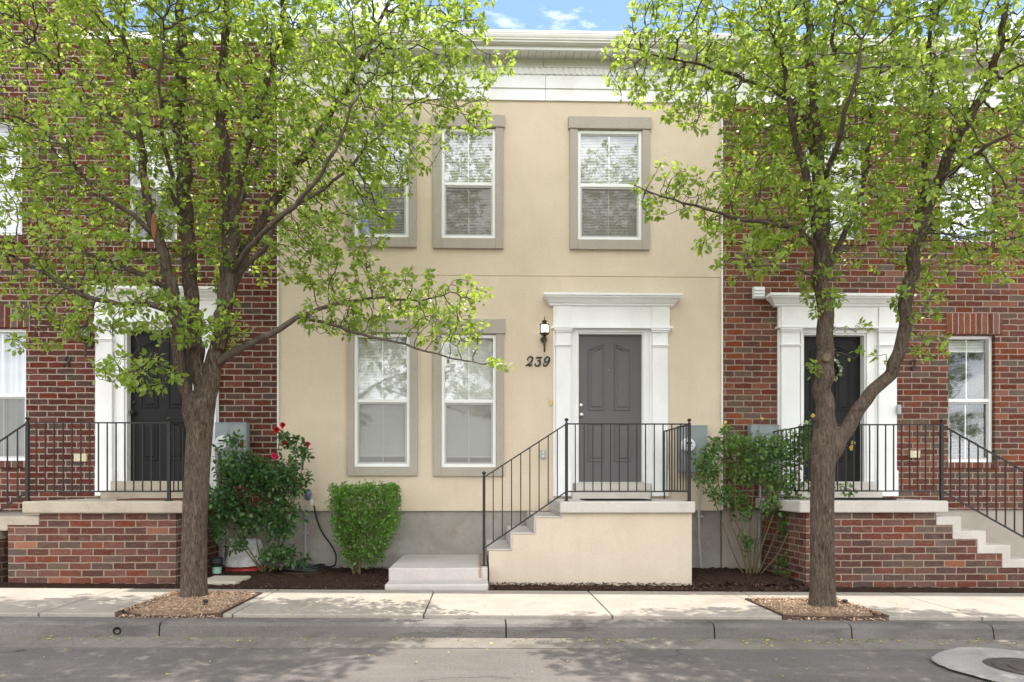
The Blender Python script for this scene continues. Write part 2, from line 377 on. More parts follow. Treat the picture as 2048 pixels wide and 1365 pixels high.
def thing(name, label, cat, loc, group=None):
    o = bpy.data.objects.new(name, None); COL.objects.link(o); o.location = loc; o.empty_display_size = .2
    LOC[o.name] = Vector(loc); return tag(o, label, cat, group)

def wall_skin(mb, x0, x1, z0, z1, y, ops, depth):
    xs = sorted({x0, x1, *[v for o in ops for v in o[:2]]}); zs = sorted({z0, z1, *[v for o in ops for v in o[2:]]})
    xs = [x for x in xs if x0 <= x <= x1]; zs = [z for z in zs if z0 <= z <= z1]
    for i in range(len(xs) - 1):
        for j in range(len(zs) - 1):
            cx, cz = (xs[i] + xs[i + 1]) / 2, (zs[j] + zs[j + 1]) / 2
            if any(o[0] < cx < o[1] and o[2] < cz < o[3] for o in ops): continue
            mb.quad((xs[i], y, zs[j]), (xs[i + 1], y, zs[j]), (xs[i + 1], y, zs[j + 1]), (xs[i], y, zs[j + 1]))
    for a, b, c, d in ops:
        a, b, c, d = max(a, x0), min(b, x1), max(c, z0), min(d, z1)
        if a >= b or c >= d: continue
        mb.quad((a, y, c), (a, y, d), (a, y + depth, d), (a, y + depth, c))
        mb.quad((b, y, d), (b, y, c), (b, y + depth, c), (b, y + depth, d))
        if d < z1: mb.quad((a, y, d), (b, y, d), (b, y + depth, d), (a, y + depth, d))
        if c > z0: mb.quad((b, y, c), (a, y, c), (a, y + depth, c), (b, y + depth, c))

def frect(mb, x0, x1, z0, z1, w, y0, y1):
    mb.box(x0, x0 + w, y0, y1, z0, z1); mb.box(x1 - w, x1, y0, y1, z0, z1)
    mb.box(x0 + w, x1 - w, y0, y1, z1 - w, z1); mb.box(x0 + w, x1 - w, y0, y1, z0, z0 + w)

def slats(x0, x1, z0, z1, y):
    mb = MB(); z = z1
    while z > z0 + .02:
        mb.add([(x0, y - .006, z - .021), (x1, y - .006, z - .021), (x1, y + .012, z), (x0, y + .012, z)], [(0, 1, 2, 3)]); z -= .0215
    mb.box(x0, x1, y - .012, y + .014, z - .012, z + .004)
    return mb

def window(root, x0, x1, z0, z1, zm, y, blind=('full', .0), screen=True):
    """double-hung sash window; y is the face of the outer frame"""
    f = MB(); frect(f, x0, x1, z0, z1, .042, y, y + .085)
    f.box(x0 + .042, x1 - .042, y + .008, y + .07, zm - .022, zm + .022)
    xm = (x0 + x1) / 2
    f.box(xm - .008, xm + .008, y + .046, y + .056, zm + .022, z1 - .042)
    f.box(xm - .008, xm + .008, y + .066, y + .076, z0 + .042, zm - .022)
    w = f.build('window', 'vinyl', root, bevel=.004)
    a, b = x0 + .042, x1 - .042
    s = MB(); frect(s, a, b, z0 + .042, zm - .022, .024, y + .020, y + .05); s.build('sash', 'vinyl_grey', w)
    MB().quad((a, y + .045, zm + .022), (b, y + .045, zm + .022), (b, y + .045, z1 - .042), (a, y + .045, z1 - .042)).build('pane', 'glass', w)
    MB().quad((a + .024, y + .045, z0 + .066), (b - .024, y + .045, z0 + .066), (b - .024, y + .045, zm - .046), (a + .024, y + .045, zm - .046)).build('pane', 'glass' if not screen else 'glass_dark', w)
    if screen:
        MB().quad((a + .024, y + .028, z0 + .066), (b - .024, y + .028, z0 + .066), (b - .024, y + .028, zm - .046), (a + .024, y + .028, zm - .046)).build('screen', 'screen', w)
    if blind[0] == 'full':
        slats(a - .01, b + .01, z0 + .02 + blind[1], z1 - .05, y + .115).build('blind', 'blind', w, recalc=False)
    elif blind[0] == 'top':
        slats(a - .01, b + .01, z1 - blind[1], z1 - .05, y + .115).build('blind', 'blind', w, recalc=False)
    elif blind[0] == 'curtain':
        c = MB(); n = 40
        vs = [];
        for i in range(n + 1):
            x = a + (b - a) * i / n; yy = y + .14 + .018 * math.sin(i * 1.25) + .008 * math.sin(i * .6)
            vs += [(x, yy, z0 + .03), (x, yy, z1 - .03)]
        c.add(vs, [(2 * i, 2 * i + 2, 2 * i + 3, 2 * i + 1) for i in range(n)]); c.build('curtain', 'curtain', w, smooth=True, recalc=False)
    return w

def inset(poly, d):
    n = len(poly); out = []
    for i in range(n):
        p0, p1, p2 = Vector(poly[i - 1]), Vector(poly[i]), Vector(poly[(i + 1) % n])
        e1 = (p1 - p0).normalized(); e2 = (p2 - p1).normalized()
        n1 = Vector((-e1.y, e1.x)); n2 = Vector((-e2.y, e2.x)); m = (n1 + n2)
        m = m / max(m.dot(n1), .3)
        out.append(tuple(p1 + m * d))
    return out

def panel(mb, poly, y):
    """moulded door panel: raised bead, sunk field"""
    loops = [(poly, y), (inset(poly, .006), y - .011), (inset(poly, .020), y - .011), (inset(poly, .030), y - .001), (inset(poly, .046), y - .001), (inset(poly, .062), y - .009)]
    n = len(poly); k = len(mb.v)
    for lp, yy in loops: mb.v += [(x, yy, z) for x, z in lp]
    for i in range(len(loops) - 1):
        for j in range(n): mb.f.append((k + i * n + j, k + i * n + (j + 1) % n, k + (i + 1) * n + (j + 1) % n, k + (i + 1) * n + j))
    mb.f.append(tuple(k + (len(loops) - 1) * n + j for j in range(n)))

def door(root, x0, x1, z0, z1, y, mat, knob_left=True, peep=True):
    mb = MB(); mb.box(x0, x1, y, y + .045, z0, z1)
    W, H = x1 - x0, z1 - z0
    for a, b in ((.155, .425), (.57, .84)):
        xa, xb = x0 + W * a, x0 + W * b
        lo, hi = z0 + H * .135, z0 + H * .40
        panel(mb, [(xa, lo), (xb, lo), (xb, hi), (xa, hi)], y)
        lo, hi, pk = z0 + H * .485, z0 + H * .905, z0 + H * .945
        pts = [(xa, lo), (xb, lo)]
        left = a < .3
        for t in np.linspace(0, 1, 15):
            e = t if not left else 1 - t                   # 0 at the low outer side of the left panel ... ease in and out
            f = .5 - .5 * math.cos(math.pi * e)
            f = .82 * f + .18 * e
            pts.append((xb + (xa - xb) * t, (hi + (pk - hi) * f)))
        panel(mb, pts, y)
    d = mb.build('door', mat, root)
    kx = x0 + .042 if knob_left else x1 - .042
    MB().lathe([(.028, 0), (.030, -.010), (.014, -.014), (.012, -.032), (.026, -.042), (.030, -.055), (.020, -.066), (.0, -.068)], (kx, y, z0 + H * .455), 20, 'y').build('knob', 'chrome' if mat == 'door_grey' else 'iron', d, smooth=True)
    MB().lathe([(.028, 0), (.028, -.012), (.020, -.018), (.0, -.02)], (kx, y, z0 + H * .522), 20, 'y').build('deadbolt', 'chrome' if mat == 'door_grey' else 'iron', d, smooth=True)
    if peep: MB().lathe([(.010, 0), (.010, -.006), (.0, -.008)], (x0 + W * .49, y, z0 + H * .762), 12, 'y').build('peephole', 'chrome', d, smooth=True)
    return d

def surround(root, pl, pr, xi0, xi1, zb, ztop_p, zfr, ztop, cx0, cx1, y, zcas=0, nm='door_surround'):
    """pilasters pl=(x0,x1), pr, casing between xi0..xi1, entablature"""
    mb = MB()
    for a, b in (pl, pr):
        mb.box(a - .035, a - .001, y - .030, y, zb, ztop_p)                       # back board
        mb.box(b + .001, b + .02, y - .030, y, zb, ztop_p)
        mb.box(a, b, y - .065, y, zb + .36, ztop_p - .05)
        mb.box(a - .012, b + .012, y - .082, y, zb, zb + .36)
        mb.box(a - .016, b + .016, y - .088, y, ztop_p - .235, ztop_p - .218)
        mb.box(a - .008, b + .008, y - .078, y, ztop_p - .252, ztop_p - .236)
        mb.box(a - .014, b + .014, y - .085, y, ztop_p - .05, ztop_p - .025)
        mb.box(a - .026, b + .026, y - .100, y, ztop_p - .025, ztop_p)
    fx0, fx1 = pl[0] - .035, pr[1] + .035
    if xi0 > pl[1] + .03: mb.box(pl[1] + .0205, xi0 - .001, y - .026, y, zb + .01, ztop_p)
    if xi1 and xi1 < pr[0] - .045: mb.box(xi1 + .001, pr[0] - .0355, y - .026, y, zb + .01, ztop_p)
    if xi1: mb.box(xi0, xi1, y - .024, y, zcas + .001, ztop_p)
    mb.box(fx0 - .03, fx1 + .03, y - .105, y, ztop_p + .001, ztop_p + .030)
    mb.box(fx0, fx1, y - .050, y, ztop_p + .031, zfr)
    for a, b in (pl, pr): mb.box(a, b, y - .066, y - .0505, ztop_p + .031, zfr - .001)
    # crown with mitred returns
    prof = [(.055, 0), (.075, .012), (.075, .030), (.100, .045), (.130, .085), (.165, .100), (.165, .118), (.185, .122), (.185, ztop - zfr)]
    k = len(mb.v); e = cx0; hs = ztop - zfr
    sc_ = (fx0 - cx0) / .185
    for dpt, h in prof:
        ex = dpt * sc_
        hh = min(h, hs)
        mb.v += [(fx0 - ex, y, zfr + hh), (fx0 - ex, y - dpt, zfr + hh), (fx1 + ex, y - dpt, zfr + hh), (fx1 + ex, y, zfr + hh)]
    m = len(prof)
    for i in range(m - 1):
        for j in range(3): mb.f.append((k + 4 * i + j, k + 4 * i + j + 1, k + 4 * i + 5 + j, k + 4 * i + 4 + j))
    mb.f.append((k, k + 3, k + 2, k + 1)); mb.f.append(tuple(k + 4 * (m - 1) + j for j in range(4)))
    o = mb.build(nm, 'white', root, bevel=.003)
    return o

def casing(root, x0, x1, z0, z1, y, w=.085, bot=None):
    mb = MB(); bot = z0 if bot is None else bot
    for k, (d, p) in enumerate(((w, .030), (w * .62, .042), (w * .28, .020))):
        prev = (w, w * .62, w * .28, 0)[k + 1]
        a0, a1 = x0 - d, x0 - prev
        mb.box(a0, a1, y - p, y + .10, bot, z1 + d); mb.box(x1 + prev, x1 + d, y - p, y + .10, bot, z1 + d)
        mb.box(a1, x1 + prev, y - p, y + .10, z1 + prev, z1 + d)
    return mb.build('door_casing', 'white', root, bevel=.002)

# ------------------------------------------------------------------ houses
YB = -.025     # face of the brick
EAVE = PZ(1100, 88, -.36)
xL, xR = PX(557), PX(1443)
BACK = 9.0

# --- stucco house
H = thing('stucco_house', 'tan stucco row house between the two brick houses, with grey framed windows', 'house', ((xL + xR) / 2, 0, 0))
zj = PZ(1100, 553); zf = PZ(1000, 1022); ztop = PZ(1200, 203)
wins = [  # frame px: x0,x1,y0,y1,ym ; trim px: x0,x1,y0(head top),y1 ; head side overhang
    (709, 818, 255, 476, 366, 693, 833, 226, 493), (883, 991, 258, 478, 368, 866, 1007, 229, 496), (1155, 1283, 262, 481, 371, 1140, 1300, 233, 498),
    (709, 820, 668, 934, 802, 694, 835, 640, 952), (883, 992, 670, 935, 803, 866, 1008, 638, 953)]
ops = []
for w in wins:
    ops.append((PX(w[0]), PX(w[1]), PZ(w[0], w[3]), PZ(w[0], w[2])))
dx0, dx1 = PX(1157), PX(1284); dz0, dz1 = PZ(1220, 964), PZ(1220, 669)
dop = (dx0 - .03, dx1 + .03, dz0 - .14, dz1 + .03)
wl = MB()
wall_skin(wl, xL, xR, zj + .006, ztop, 0, ops[:3], .16)
wall_skin(wl, xL, xR, zf, zj - .006, 0, ops[3:] + [dop], .16)
wl.box(xL + .002, xR - .002, .008, .012, zj - .03, zj + .03)
wl.quad((xL, 0, zf), (xR, 0, zf), (xR, .05, zf), (xL, .05, zf))
for z in (zj - .006, zj + .006): wl.quad((xL, 0, z), (xR, 0, z), (xR, .02, z), (xL, .02, z))
wl.quad((xL, 0.02, zf), (xL, 0.02, EAVE), (xL, BACK, EAVE), (xL, BACK, zf)); wl.quad((xR, .02, zf), (xR, .02, EAVE), (xR, BACK, EAVE), (xR, BACK, zf)); wl.quad((xL, BACK, zf), (xR, BACK, zf), (xR, BACK, EAVE), (xL, BACK, EAVE))
wl.build('wall', 'stucco', H, recalc=False)
MB().box(xL, xR, .045, .3, -.4, zf + .001).build('foundation', 'found', H)
for i, w in enumerate(wins):
    x0, x1, z0, z1, zm = PX(w[0]), PX(w[1]), PZ(w[0], w[3]), PZ(w[0], w[2]), PZ(w[0], w[4])
    t0, t1, th, tb = PX(w[5], -.05), PX(w[6], -.05), PZ(w[5], w[7], -.05), PZ(w[5], w[8], -.05)
    t = MB(); hd = z1 + .008
    t.box(t0, x0, -.045, .0, tb, hd); t.box(x1, t1, -.045, .0, tb, hd); t.box(x0, x1, -.045, 0, tb, z0)
    t.box(t0 - .02, t1 + .02, -.060, 0, hd + .001, th)
    wo = window(H, x0, x1, z0, z1, zm, .0 - .012, ('full', .13 if i > 2 else .0))
    t.build('window_trim', 'trim', wo, bevel=.006)
pl = (PX(1112, -.06), PX(1141, -.06)); pr = (PX(1305, -.06), PX(1335, -.06))
zpb = PZ(1120, 993, -.08); zpt = PZ(1120, 657, -.08)
surround(H, pl, pr, dx0 - .078, dx1 + .078, zpb, zpt, PZ(1220, 613, -.06), PZ(1220, 586, -.18), PX(1088, -.18), PX(1361, -.18), 0, dz1 + .078)
casing(H, dx0, dx1, dz0, dz1, 0, .078, dz0 - .02)
door(H, dx0, dx1, dz0, dz1, .05, 'door_grey')
s = MB(); s.box(PX(1150, -.1), PX(1302, -.1), -.10, .10, PZ(1220, 981, -.1), dz0 - .022); s.box(dx0 - .02, dx1 + .02, -.03, .09, dz0 - .021, dz0 - .002)
s.box(PX(1147, -.28), PX(1304, -.28), -.20, .05, PZ(1220, 996, -.1) - .03, PZ(1220, 981, -.1) - .002)
s.build('threshold', 'slab', H, bevel=.008)

def cornice(root, x0, x1, pxs):
    """fascia boards, dentils, vented soffit, gutter and roof; pxs picks the picture column the heights were read at"""
    px, dy = pxs
    Z = lambda py, Y: PZ(px, py + dy, Y)
    mb = MB()
    z0 = Z(201, -.03); z1 = Z(177, -.045); z2 = Z(151, -.045); z3 = Z(143, -.06); z4 = Z(119, -.05)
    xs = PX(1086) if px == 1150 else x0 + 2.4
    for xa, xb, xc, xd in ((x0, xs - .0025, x0, xs + .028), (xs + .0025, x1, xs + .033, x1)):
        mb.box(xc, xd, -.028, 0, z0 - .004, z0 + .018)
        mb.box(xc, xd, -.022, 0, z0 + .019, z1)
        mb.box(xc, xd, -.040, 0, z1 + .001, z2)
        mb.box(xa, xb, -.050, 0, z2 + .001, z3 + .05)
        mb.box(xa, xb, -.066, 0, z3 + .051, z3 + .06)
        mb.box(xa, xb, -.042, 0, z3 + .061, z4 + .03)
    fr = mb.build('frieze', 'white', root)
    d = MB(); x = x0 + .02
    while x < x1 - .05:
        d.box(x, x + .046, -.066, -.0505, z2 + .004, z3 + .045); x += .080
    d.build('dentil', 'white', fr)
    sf = MB(); zs = Z(119, -.05); ye = -.30; ze = Z(101, ye)
    # soffit boards with joints
    x = x0; k = 0
    while x < x1:
        xb = min(x + .104, x1)
        sf.add([(x + .004, ye, ze), (xb - .004, ye, ze), (xb - .004, -.04, zs), (x + .004, -.04, zs), (x + .004, ye, ze + .006), (xb - .004, ye, ze + .006), (xb - .004, -.04, zs + .006), (x + .004, -.04, zs + .006)],
               [(0, 1, 2, 3), (0, 4, 5, 1), (1, 5, 6, 2), (3, 2, 6, 7), (0, 3, 7, 4)])
        x = xb; k += 1
    sf.build('soffit', 'offwhite', root)
    MB().add([(x0, ye, ze + .007), (x1, ye, ze + .007), (x1, -.0, zs + .012), (x0, 0, zs + .012)], [(0, 1, 2, 3)]).build('soffit_vent', 'vinyl_grey', root, recalc=False)
    fa = MB(); zt = Z(88, -.36)
    fa.box(x0, x1, ye - .022, ye - .001, ze - .012, ze + .25); fa.build('fascia', 'white', root)
    # ogee gutter profile swept along x
    b0 = Z(90, -.36); t0 = Z(71, -.40)
    h = t0 - b0
    pr_ = [(ye - .024, b0), (ye - .085, b0), (ye - .100, b0 + h * .06), (ye - .100, b0 + h * .18), (ye - .108, b0 + h * .30), (ye - .130, b0 + h * .55), (ye - .140, b0 + h * .80), (ye - .140, b0 + h * .96), (ye - .146, b0 + h), (ye - .128, b0 + h), (ye - .118, b0 + h * .3), (ye - .03, b0 + h * .15)]
    MB().prism_yz(pr_, x0, x1).build('gutter', 'offwhite', root)
    rf = MB(); rz = t0 - .02
    rf.prism_yz([(ye - .06, rz), (BACK / 2, rz + 1.35), (BACK + .2, rz), (BACK + .2, rz - .05), (BACK / 2, rz + 1.30), (ye - .06, rz - .05)], x0, x1)
    rf.build('roof', 'shingle', root)
cornice(H, xL + .002, xR - .002, (1150, 0))

# --- brick house on the left
XL0 = PX(-420); Hl = thing('brick_house', 'dark red brick row house at the left, behind the larger tree', 'house', ((XL0 + xL) / 2, 0, 0))
bxL = xL - .012
zfl = PZ(500, 1022, YB); ztl = PZ(400, 84, YB)
wl_w = [(-62, 52, 657, 922, 790), (-72, 44, 240, 472, 355), (256, 354, 250, 482, 366)]
opl = [(PX(w[0], YB), PX(w[1], YB), PZ(20, w[3], YB), PZ(20, w[2], YB)) for w in wl_w]
ldx0, ldx1 = PX(257), PX(388); ldz0, ldz1 = PZ(320, 962), PZ(320, 661)
dl = (ldx0 - .03, ldx1 + .03, ldz0 - .13, ldz1 + .03)
wl = MB(); wall_skin(wl, XL0, bxL, zfl, ztl, YB, opl + [dl], .13)
xs_ = PX(120, YB); wall_skin(wl, XL0, xs_, ztl, ztl + 1.1, YB, [], .1)
wl.quad((xs_, YB, ztl), (xs_, YB, ztl + 1.1), (xs_, BACK, ztl + 1.1), (xs_, BACK, ztl))
wl.quad((bxL, YB, zfl), (bxL, YB, ztl), (bxL, BACK, ztl), (bxL, BACK, zfl)); wl.quad((XL0, YB, zfl), (XL0, YB, ztl), (XL0, BACK, ztl), (XL0, BACK, zfl)); wl.quad((XL0, BACK, zfl), (bxL, BACK, zfl), (bxL, BACK, ztl), (XL0, BACK, ztl))
wl.quad((XL0, YB, zfl), (bxL, YB, zfl), (bxL, .05, zfl), (XL0, .05, zfl))
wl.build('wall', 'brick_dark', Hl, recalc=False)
MB().box(XL0, bxL, .02, .3, -.4, zfl).build('foundation', 'found', Hl)
MB().box(XL0, bxL, YB + .01, BACK, ztl - .10, ztl - .02).build('roof', 'shingle', Hl)
MB().box(xs_ + .002, bxL, YB - .03, .25, ztl + .001, ztl + .10).build('coping', 'white', Hl)
MB().box(bxL + .001, xL + .004, YB - .004, .03, zfl, ztl).build('joint_strip', 'white', Hl)
for w, b in zip(wl_w, (('curtain', 0), ('full', 0), ('full', 0))):
    x0, x1, z0, z1, zm = PX(w[0], YB), PX(w[1], YB), PZ(20, w[3], YB), PZ(20, w[2], YB), PZ(20, w[4], YB)
    wo = window(Hl, x0, x1, z0, z1, zm, YB + .05, b, screen=w[0] > -70)
    MB().box(x0 - .06, x1 + .06, YB - .012, YB + .04, z1 + .012, z1 + .32).build('soldier_course', 'brick_upright', wo, bevel=.004)
    MB().box(x0 - .03, x1 + .03, YB - .03, YB + .06, z0 - .095, z0 - .002).build('sill', 'brick_upright', wo, bevel=.005)
lpl = (PX(193, -.06 + YB), PX(224, -.06 + YB)); lpr = (PX(410, -.06 + YB), PX(432, -.06 + YB))
surround(Hl, lpl, lpr, ldx0 - .10, ldx1 + .10, PZ(200, 992, -.1), PZ(200, 645, -.1), PZ(250, 600, -.1), PZ(250, 572, -.2), PX(168, -.2), PX(458, -.2), YB, ldz1 + .10)
casing(Hl, ldx0, ldx1, ldz0, ldz1, YB, .10, ldz0 - .02)
door(Hl, ldx0, ldx1, ldz0, ldz1, .06, 'door_black', True, False)
s = MB(); s.box(ldx0 - .16, ldx1 + .16, -.16, .10, PZ(300, 981, -.16), ldz0 - .004); s.box(ldx0 - .22, ldx1 + .22, -.30, .05, PZ(300, 999, -.3), PZ(300, 981, -.16) - .002)
s.build('threshold', 'slab_old', Hl, bevel=.008)

# --- brick house on the right
XR1 = PX(2500); bxR = xR + .012
Hr = thing('brick_house', 'red brick row house at the right, behind the forked tree', 'house', ((xR + XR1) / 2, 0, 0))
zfr_ = PZ(1990, 1020, YB); ztr = PZ(1800, 214)
wr_w = [(1897, 1990, 670, 925, 800), (1880, 1990, 292, 485, 388), (1612, 1728, 280, 482, 384)]
opr = [(PX(w[0], YB), PX(w[1], YB), PZ(1900, w[3], YB), PZ(1900, w[2], YB)) for w in wr_w]
rdx0, rdx1 = PX(1605), PX(1725); rdz0, rdz1 = PZ(1660, 963), PZ(1660, 672)
dr = (rdx0 - .03, rdx1 + .03, rdz0 - .13, rdz1 + .03)
wl = MB(); wall_skin(wl, bxR, XR1, zfr_, ztr, YB, opr + [dr], .13)
wl.quad((bxR, YB, zfr_), (bxR, YB, ztr), (bxR, BACK, ztr), (bxR, BACK, zfr_)); wl.quad((XR1, YB, zfr_), (XR1, YB, ztr), (XR1, BACK, ztr), (XR1, BACK, zfr_)); wl.quad((bxR, BACK, zfr_), (XR1, BACK, zfr_), (XR1, BACK, ztr), (bxR, BACK, ztr))
wl.quad((bxR, YB, zfr_), (XR1, YB, zfr_), (XR1, .05, zfr_), (bxR, .05, zfr_))
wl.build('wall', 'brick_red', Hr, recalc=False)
MB().box(bxR, XR1, .0, .3, -.4, zfr_).build('foundation', 'found_pale', Hr)
MB().box(xR - .004, bxR - .001, YB - .004, .03, zfr_, ztr).build('joint_strip', 'white', Hr)
for w, b in zip(wr_w, (('top', .20), ('top', .3), ('full', 0))):
    x0, x1, z0, z1, zm = PX(w[0], YB), PX(w[1], YB), PZ(1900, w[3], YB), PZ(1900, w[2], YB), PZ(1900, w[4], YB)
    wo = window(Hr, x0, x1, z0, z1, zm, YB + .06, b, screen=(w[2] == 292))
    MB().box(x0 - .03, x1 + .10, YB - .012, YB + .05, z1 + .012, z1 + .30).build('soldier_course', 'brick_upright', wo, bevel=.004)
    MB().box(x0 - .03, x1 + .03, YB - .03, YB + .07, z0 - .085, z0 - .002).build('sill', 'brick_upright', wo, bevel=.005)
rpl = (PX(1563, -.09), PX(1600, -.09)); rpr = (PX(1758, -.09), PX(1794, -.09))
surround(Hr, rpl, rpr, rdx0 - .09, rdx1 + .09, PZ(1700, 993, -.1), PZ(1600, 657, -.1), PZ(1600, 613, -.1), PZ(1600, 586, -.2), PX(1541, -.2), PX(1815, -.2), YB, rdz1 + .09)
casing(Hr, rdx0, rdx1, rdz0, rdz1, YB, .09, rdz0 - .02)
door(Hr, rdx0, rdx1, rdz0, rdz1, .06, 'door_black', False, False)
s = MB(); s.box(rdx0 - .12, rdx1 + .12, -.12, .10, PZ(1660, 981, -.12), rdz0 - .004); s.box(rdx0 - .16, rdx1 + .16, -.22, .05, PZ(1660, 996, -.2), PZ(1660, 981, -.12) - .002)
s.build('threshold', 'slab', Hr, bevel=.008)
cornice(Hr, bxR, XR1, (1800, 11))

# ------------------------------------------------------------------ porches
YF = -1.31; YS = -1.37
def stair_levels(): pass
# centre
pz_top = PZ(1250, 1003.5, YS); pz_bot = PZ(1250, 1027, YS)
px0, px1 = PX(1120, YS), PX(1391, YS)
Pc = thing('porch', 'tan stucco porch with concrete slab and side steps below the charcoal door', 'porch', ((px0 + px1) / 2, -.7, g(1.5)))
wx0, wx1 = PX(978, YF), PX(1384, YF)
lv = [(PX(977, YF), PX(1024, YF), PZ(1000, 1098.5, YF)), (PX(1024, YF), PX(1071, YF), PZ(1050, 1065.5, YF)), (PX(1071, YF), PX(1124, YF), PZ(1100, 1033, YF))]
poly = [(wx0, -.35), (wx1, -.35), (wx1, pz_bot), (lv[2][1], pz_bot), (lv[2][1], lv[2][2] - .02), (lv[2][0], lv[2][2] - .02), (lv[1][1], lv[1][2] - .02), (lv[1][0], lv[1][2] - .02), (lv[0][1], lv[0][2] - .02), (wx0, lv[0][2] - .02)]
MB().prism_xz(poly, YF, .05).build('porch_wall', 'stucco_porch', Pc, bevel=.008)
MB().box(px0, px1, YS, .04, pz_bot + .001, pz_top).build('slab', 'slab', Pc, bevel=.018, seg=3)
for i, (a, b, z) in enumerate(lv):
    up = lv[i + 1][2] - .021 if i < 2 else pz_bot
    t = MB(); t.box(a - .018, b - .001, YF - .008, .04, z - .019, z); t.box(b - .020, b - .0005, YF - .008, .04, z + .0005, up)
    t.build('step', 'slab_grey', Pc, bevel=.006)
# landing
lz = PZ(870, 1136.5, -1.47); lx0, lx1 = PX(777, -1.47), PX(976, -1.47)
Ld = thing('concrete_landing', 'low concrete landing with one bottom step at the foot of the stairs', 'steps', ((lx0 + lx1) / 2, -.8, g(-.5)))
M['slab_rust'] = rust_mat('slab_rust', [(PX(961, -1.47), lz - .12, lz, .035)])
MB().box(lx0, lx1 - .004, -1.47, .04, -.3, lz).build('landing', 'slab_rust', Ld, bevel=.016, seg=3)
sz = PZ(870, 1169, -1.80)
MB().box(PX(769, -1.8), PX(977, -1.8), -1.80, -1.472, -.3, sz).build('step', 'slab_grey', Ld, bevel=.02, seg=3)

def brick_porch(root, x0, x1, lo0, lo1, levels, sgn, slab_px, front_poly):
    pass
# left brick porch (stairs run down to the left)
Pl = thing('brick_porch', 'brick porch with thick concrete slab, left of the larger tree trunk', 'porch', (PX(200, YF), -.7, g(-5)))
sl0, sl1 = PX(43, YS), PX(366, YS)
slz1, slz0 = PZ(200, 1003, YS), PZ(200, 1027.5, YS)
MB().box(sl0, sl1, YS, .03, slz0, slz1).build('slab', 'slab_old', Pl, bevel=.022, seg=3)
def zig(x_start, z_first, run, rise, n, th, sgn):
    """concrete stair flight as a zig-zag band seen from the front; returns outline and the lower line"""
    top = []; bot = []
    x, z = x_start, z_first
    for i in range(n):
        xe = x + sgn * run
        top += [(x, z), (xe, z)]
        bot += [(x - (0 if i == 0 else sgn * th), z - th), (xe - sgn * th, z - th)]
        x, z = xe, z - rise
    top.append((x, z)); bot.append((x - sgn * th, z))
    return top, bot
def flight(root, x_start, z_first, run, rise, n, sgn, base, name_wall, slab_edge, zb):
    th = .105
    top, bot = zig(x_start, z_first, run, rise, n, th, sgn)
    band = top + bot[::-1]
    if sgn < 0: band = band[::-1]
    MB().prism_xz(band[::-1], YF - .012, .03).build('stair', 'slab_old' if sgn < 0 else 'slab', root, bevel=.010)
    wall = [(slab_edge, zb), (slab_edge, base)] + [(bot[-1][0], base)] + [(p[0], p[1] - .002) for p in bot[::-1]] + [(x_start, zb)]
    MB().prism_xz(wall, YF, .02).build('porch_wall', 'brick_porch', root, recalc=True)
rise = .170
zst = PZ(40, 1033, YF)
flight(Pl, PX(79, YF), zst, PX(79, YF) - PX(-2, YF), rise, 1, -1, -.25, '', PX(352, YF), slz0 - .001)
# remaining lower steps to the left, outside the picture
flight(Pl, PX(-2, YF) - .002, zst - rise, .29, rise, 3, -1, -.25, '', PX(-2, YF) - .004, zst - rise - .107)
# right brick porch (stairs run down to the right)
Pr = thing('brick_porch', 'brick porch right of the forked tree, with concrete stairs down to the right', 'porch', (PX(1780, YF), -.7, g(5)))
sr0, sr1 = PX(1600, YS), PX(1898, YS)
srz1, srz0 = PZ(1800, 1002, YS), PZ(1800, 1026, YS)
MB().box(sr0, sr1, YS, .03, srz0, srz1).build('slab', 'slab', Pr, bevel=.02, seg=3)
flight(Pr, PX(1872, YF), PZ(1900, 1033.5, YF), PX(1996, YF) - PX(1947, YF) + .002, PZ(1900, 1033.5, YF) - PZ(1970, 1062, YF), 5, 1, -.3, '', PX(1612, YF), srz0 - .001)

# doormats, wreath
tag(MB().box(PX(1168, -.9), PX(1298, -.9), -1.05, -.55, pz_top + .001, pz_top + .016).build('doormat', 'mat_dark', bevel=.004), 'black rubber doormat on the slab below the charcoal door', 'doormat')
tag(MB().box(PX(250, -.8), PX(372, -.8), -1.0, -.42, slz1 + .001, slz1 + .016).build('doormat', 'mat_brown', bevel=.004), 'brown doormat on the left brick porch', 'doormat')
tag(MB().box(PX(1640, -.8), PX(1775, -.8), -1.0, -.5, srz1 + .001, srz1 + .016).build('doormat', 'mat_dark', bevel=.004), 'dark doormat on the right brick porch', 'doormat')

# ------------------------------------------------------------------ railings
def post(root, x, y, z0, z1, r=.017):
    p = MB().box(x - r, x + r, y - r, y + r, z0, z1)
    p.box(x - r * 2, x + r * 2, y - r * 2, y + r * 2, z0, z0 + .008)
    o = p.build('post', 'iron', root)
    MB().lathe([(.010, 0), (.018, .004), (.010, .012), (.008, .018), (.020, .026), (.026, .040), (.020, .054), (.0, .061)], (x, y, z1), 12).build('finial', 'iron', o, smooth=True)
def bar(root, a, b, w=.011, h=.008, name='rail'):
    a, b = Vector(a), Vector(b); d = (b - a).normalized(); sd = d.cross(Vector((0, 0, 1))).normalized(); up = sd.cross(d)
    vs = []
    for q in (a, b): vs += [q + sd * w + up * h, q - sd * w + up * h, q - sd * w - up * h, q + sd * w - up * h]
    MB().add(vs, [(0, 1, 2, 3), (7, 6, 5, 4), (0, 4, 5, 1), (1, 5, 6, 2), (2, 6, 7, 3), (3, 7, 4, 0)]).build(name, 'iron', root)
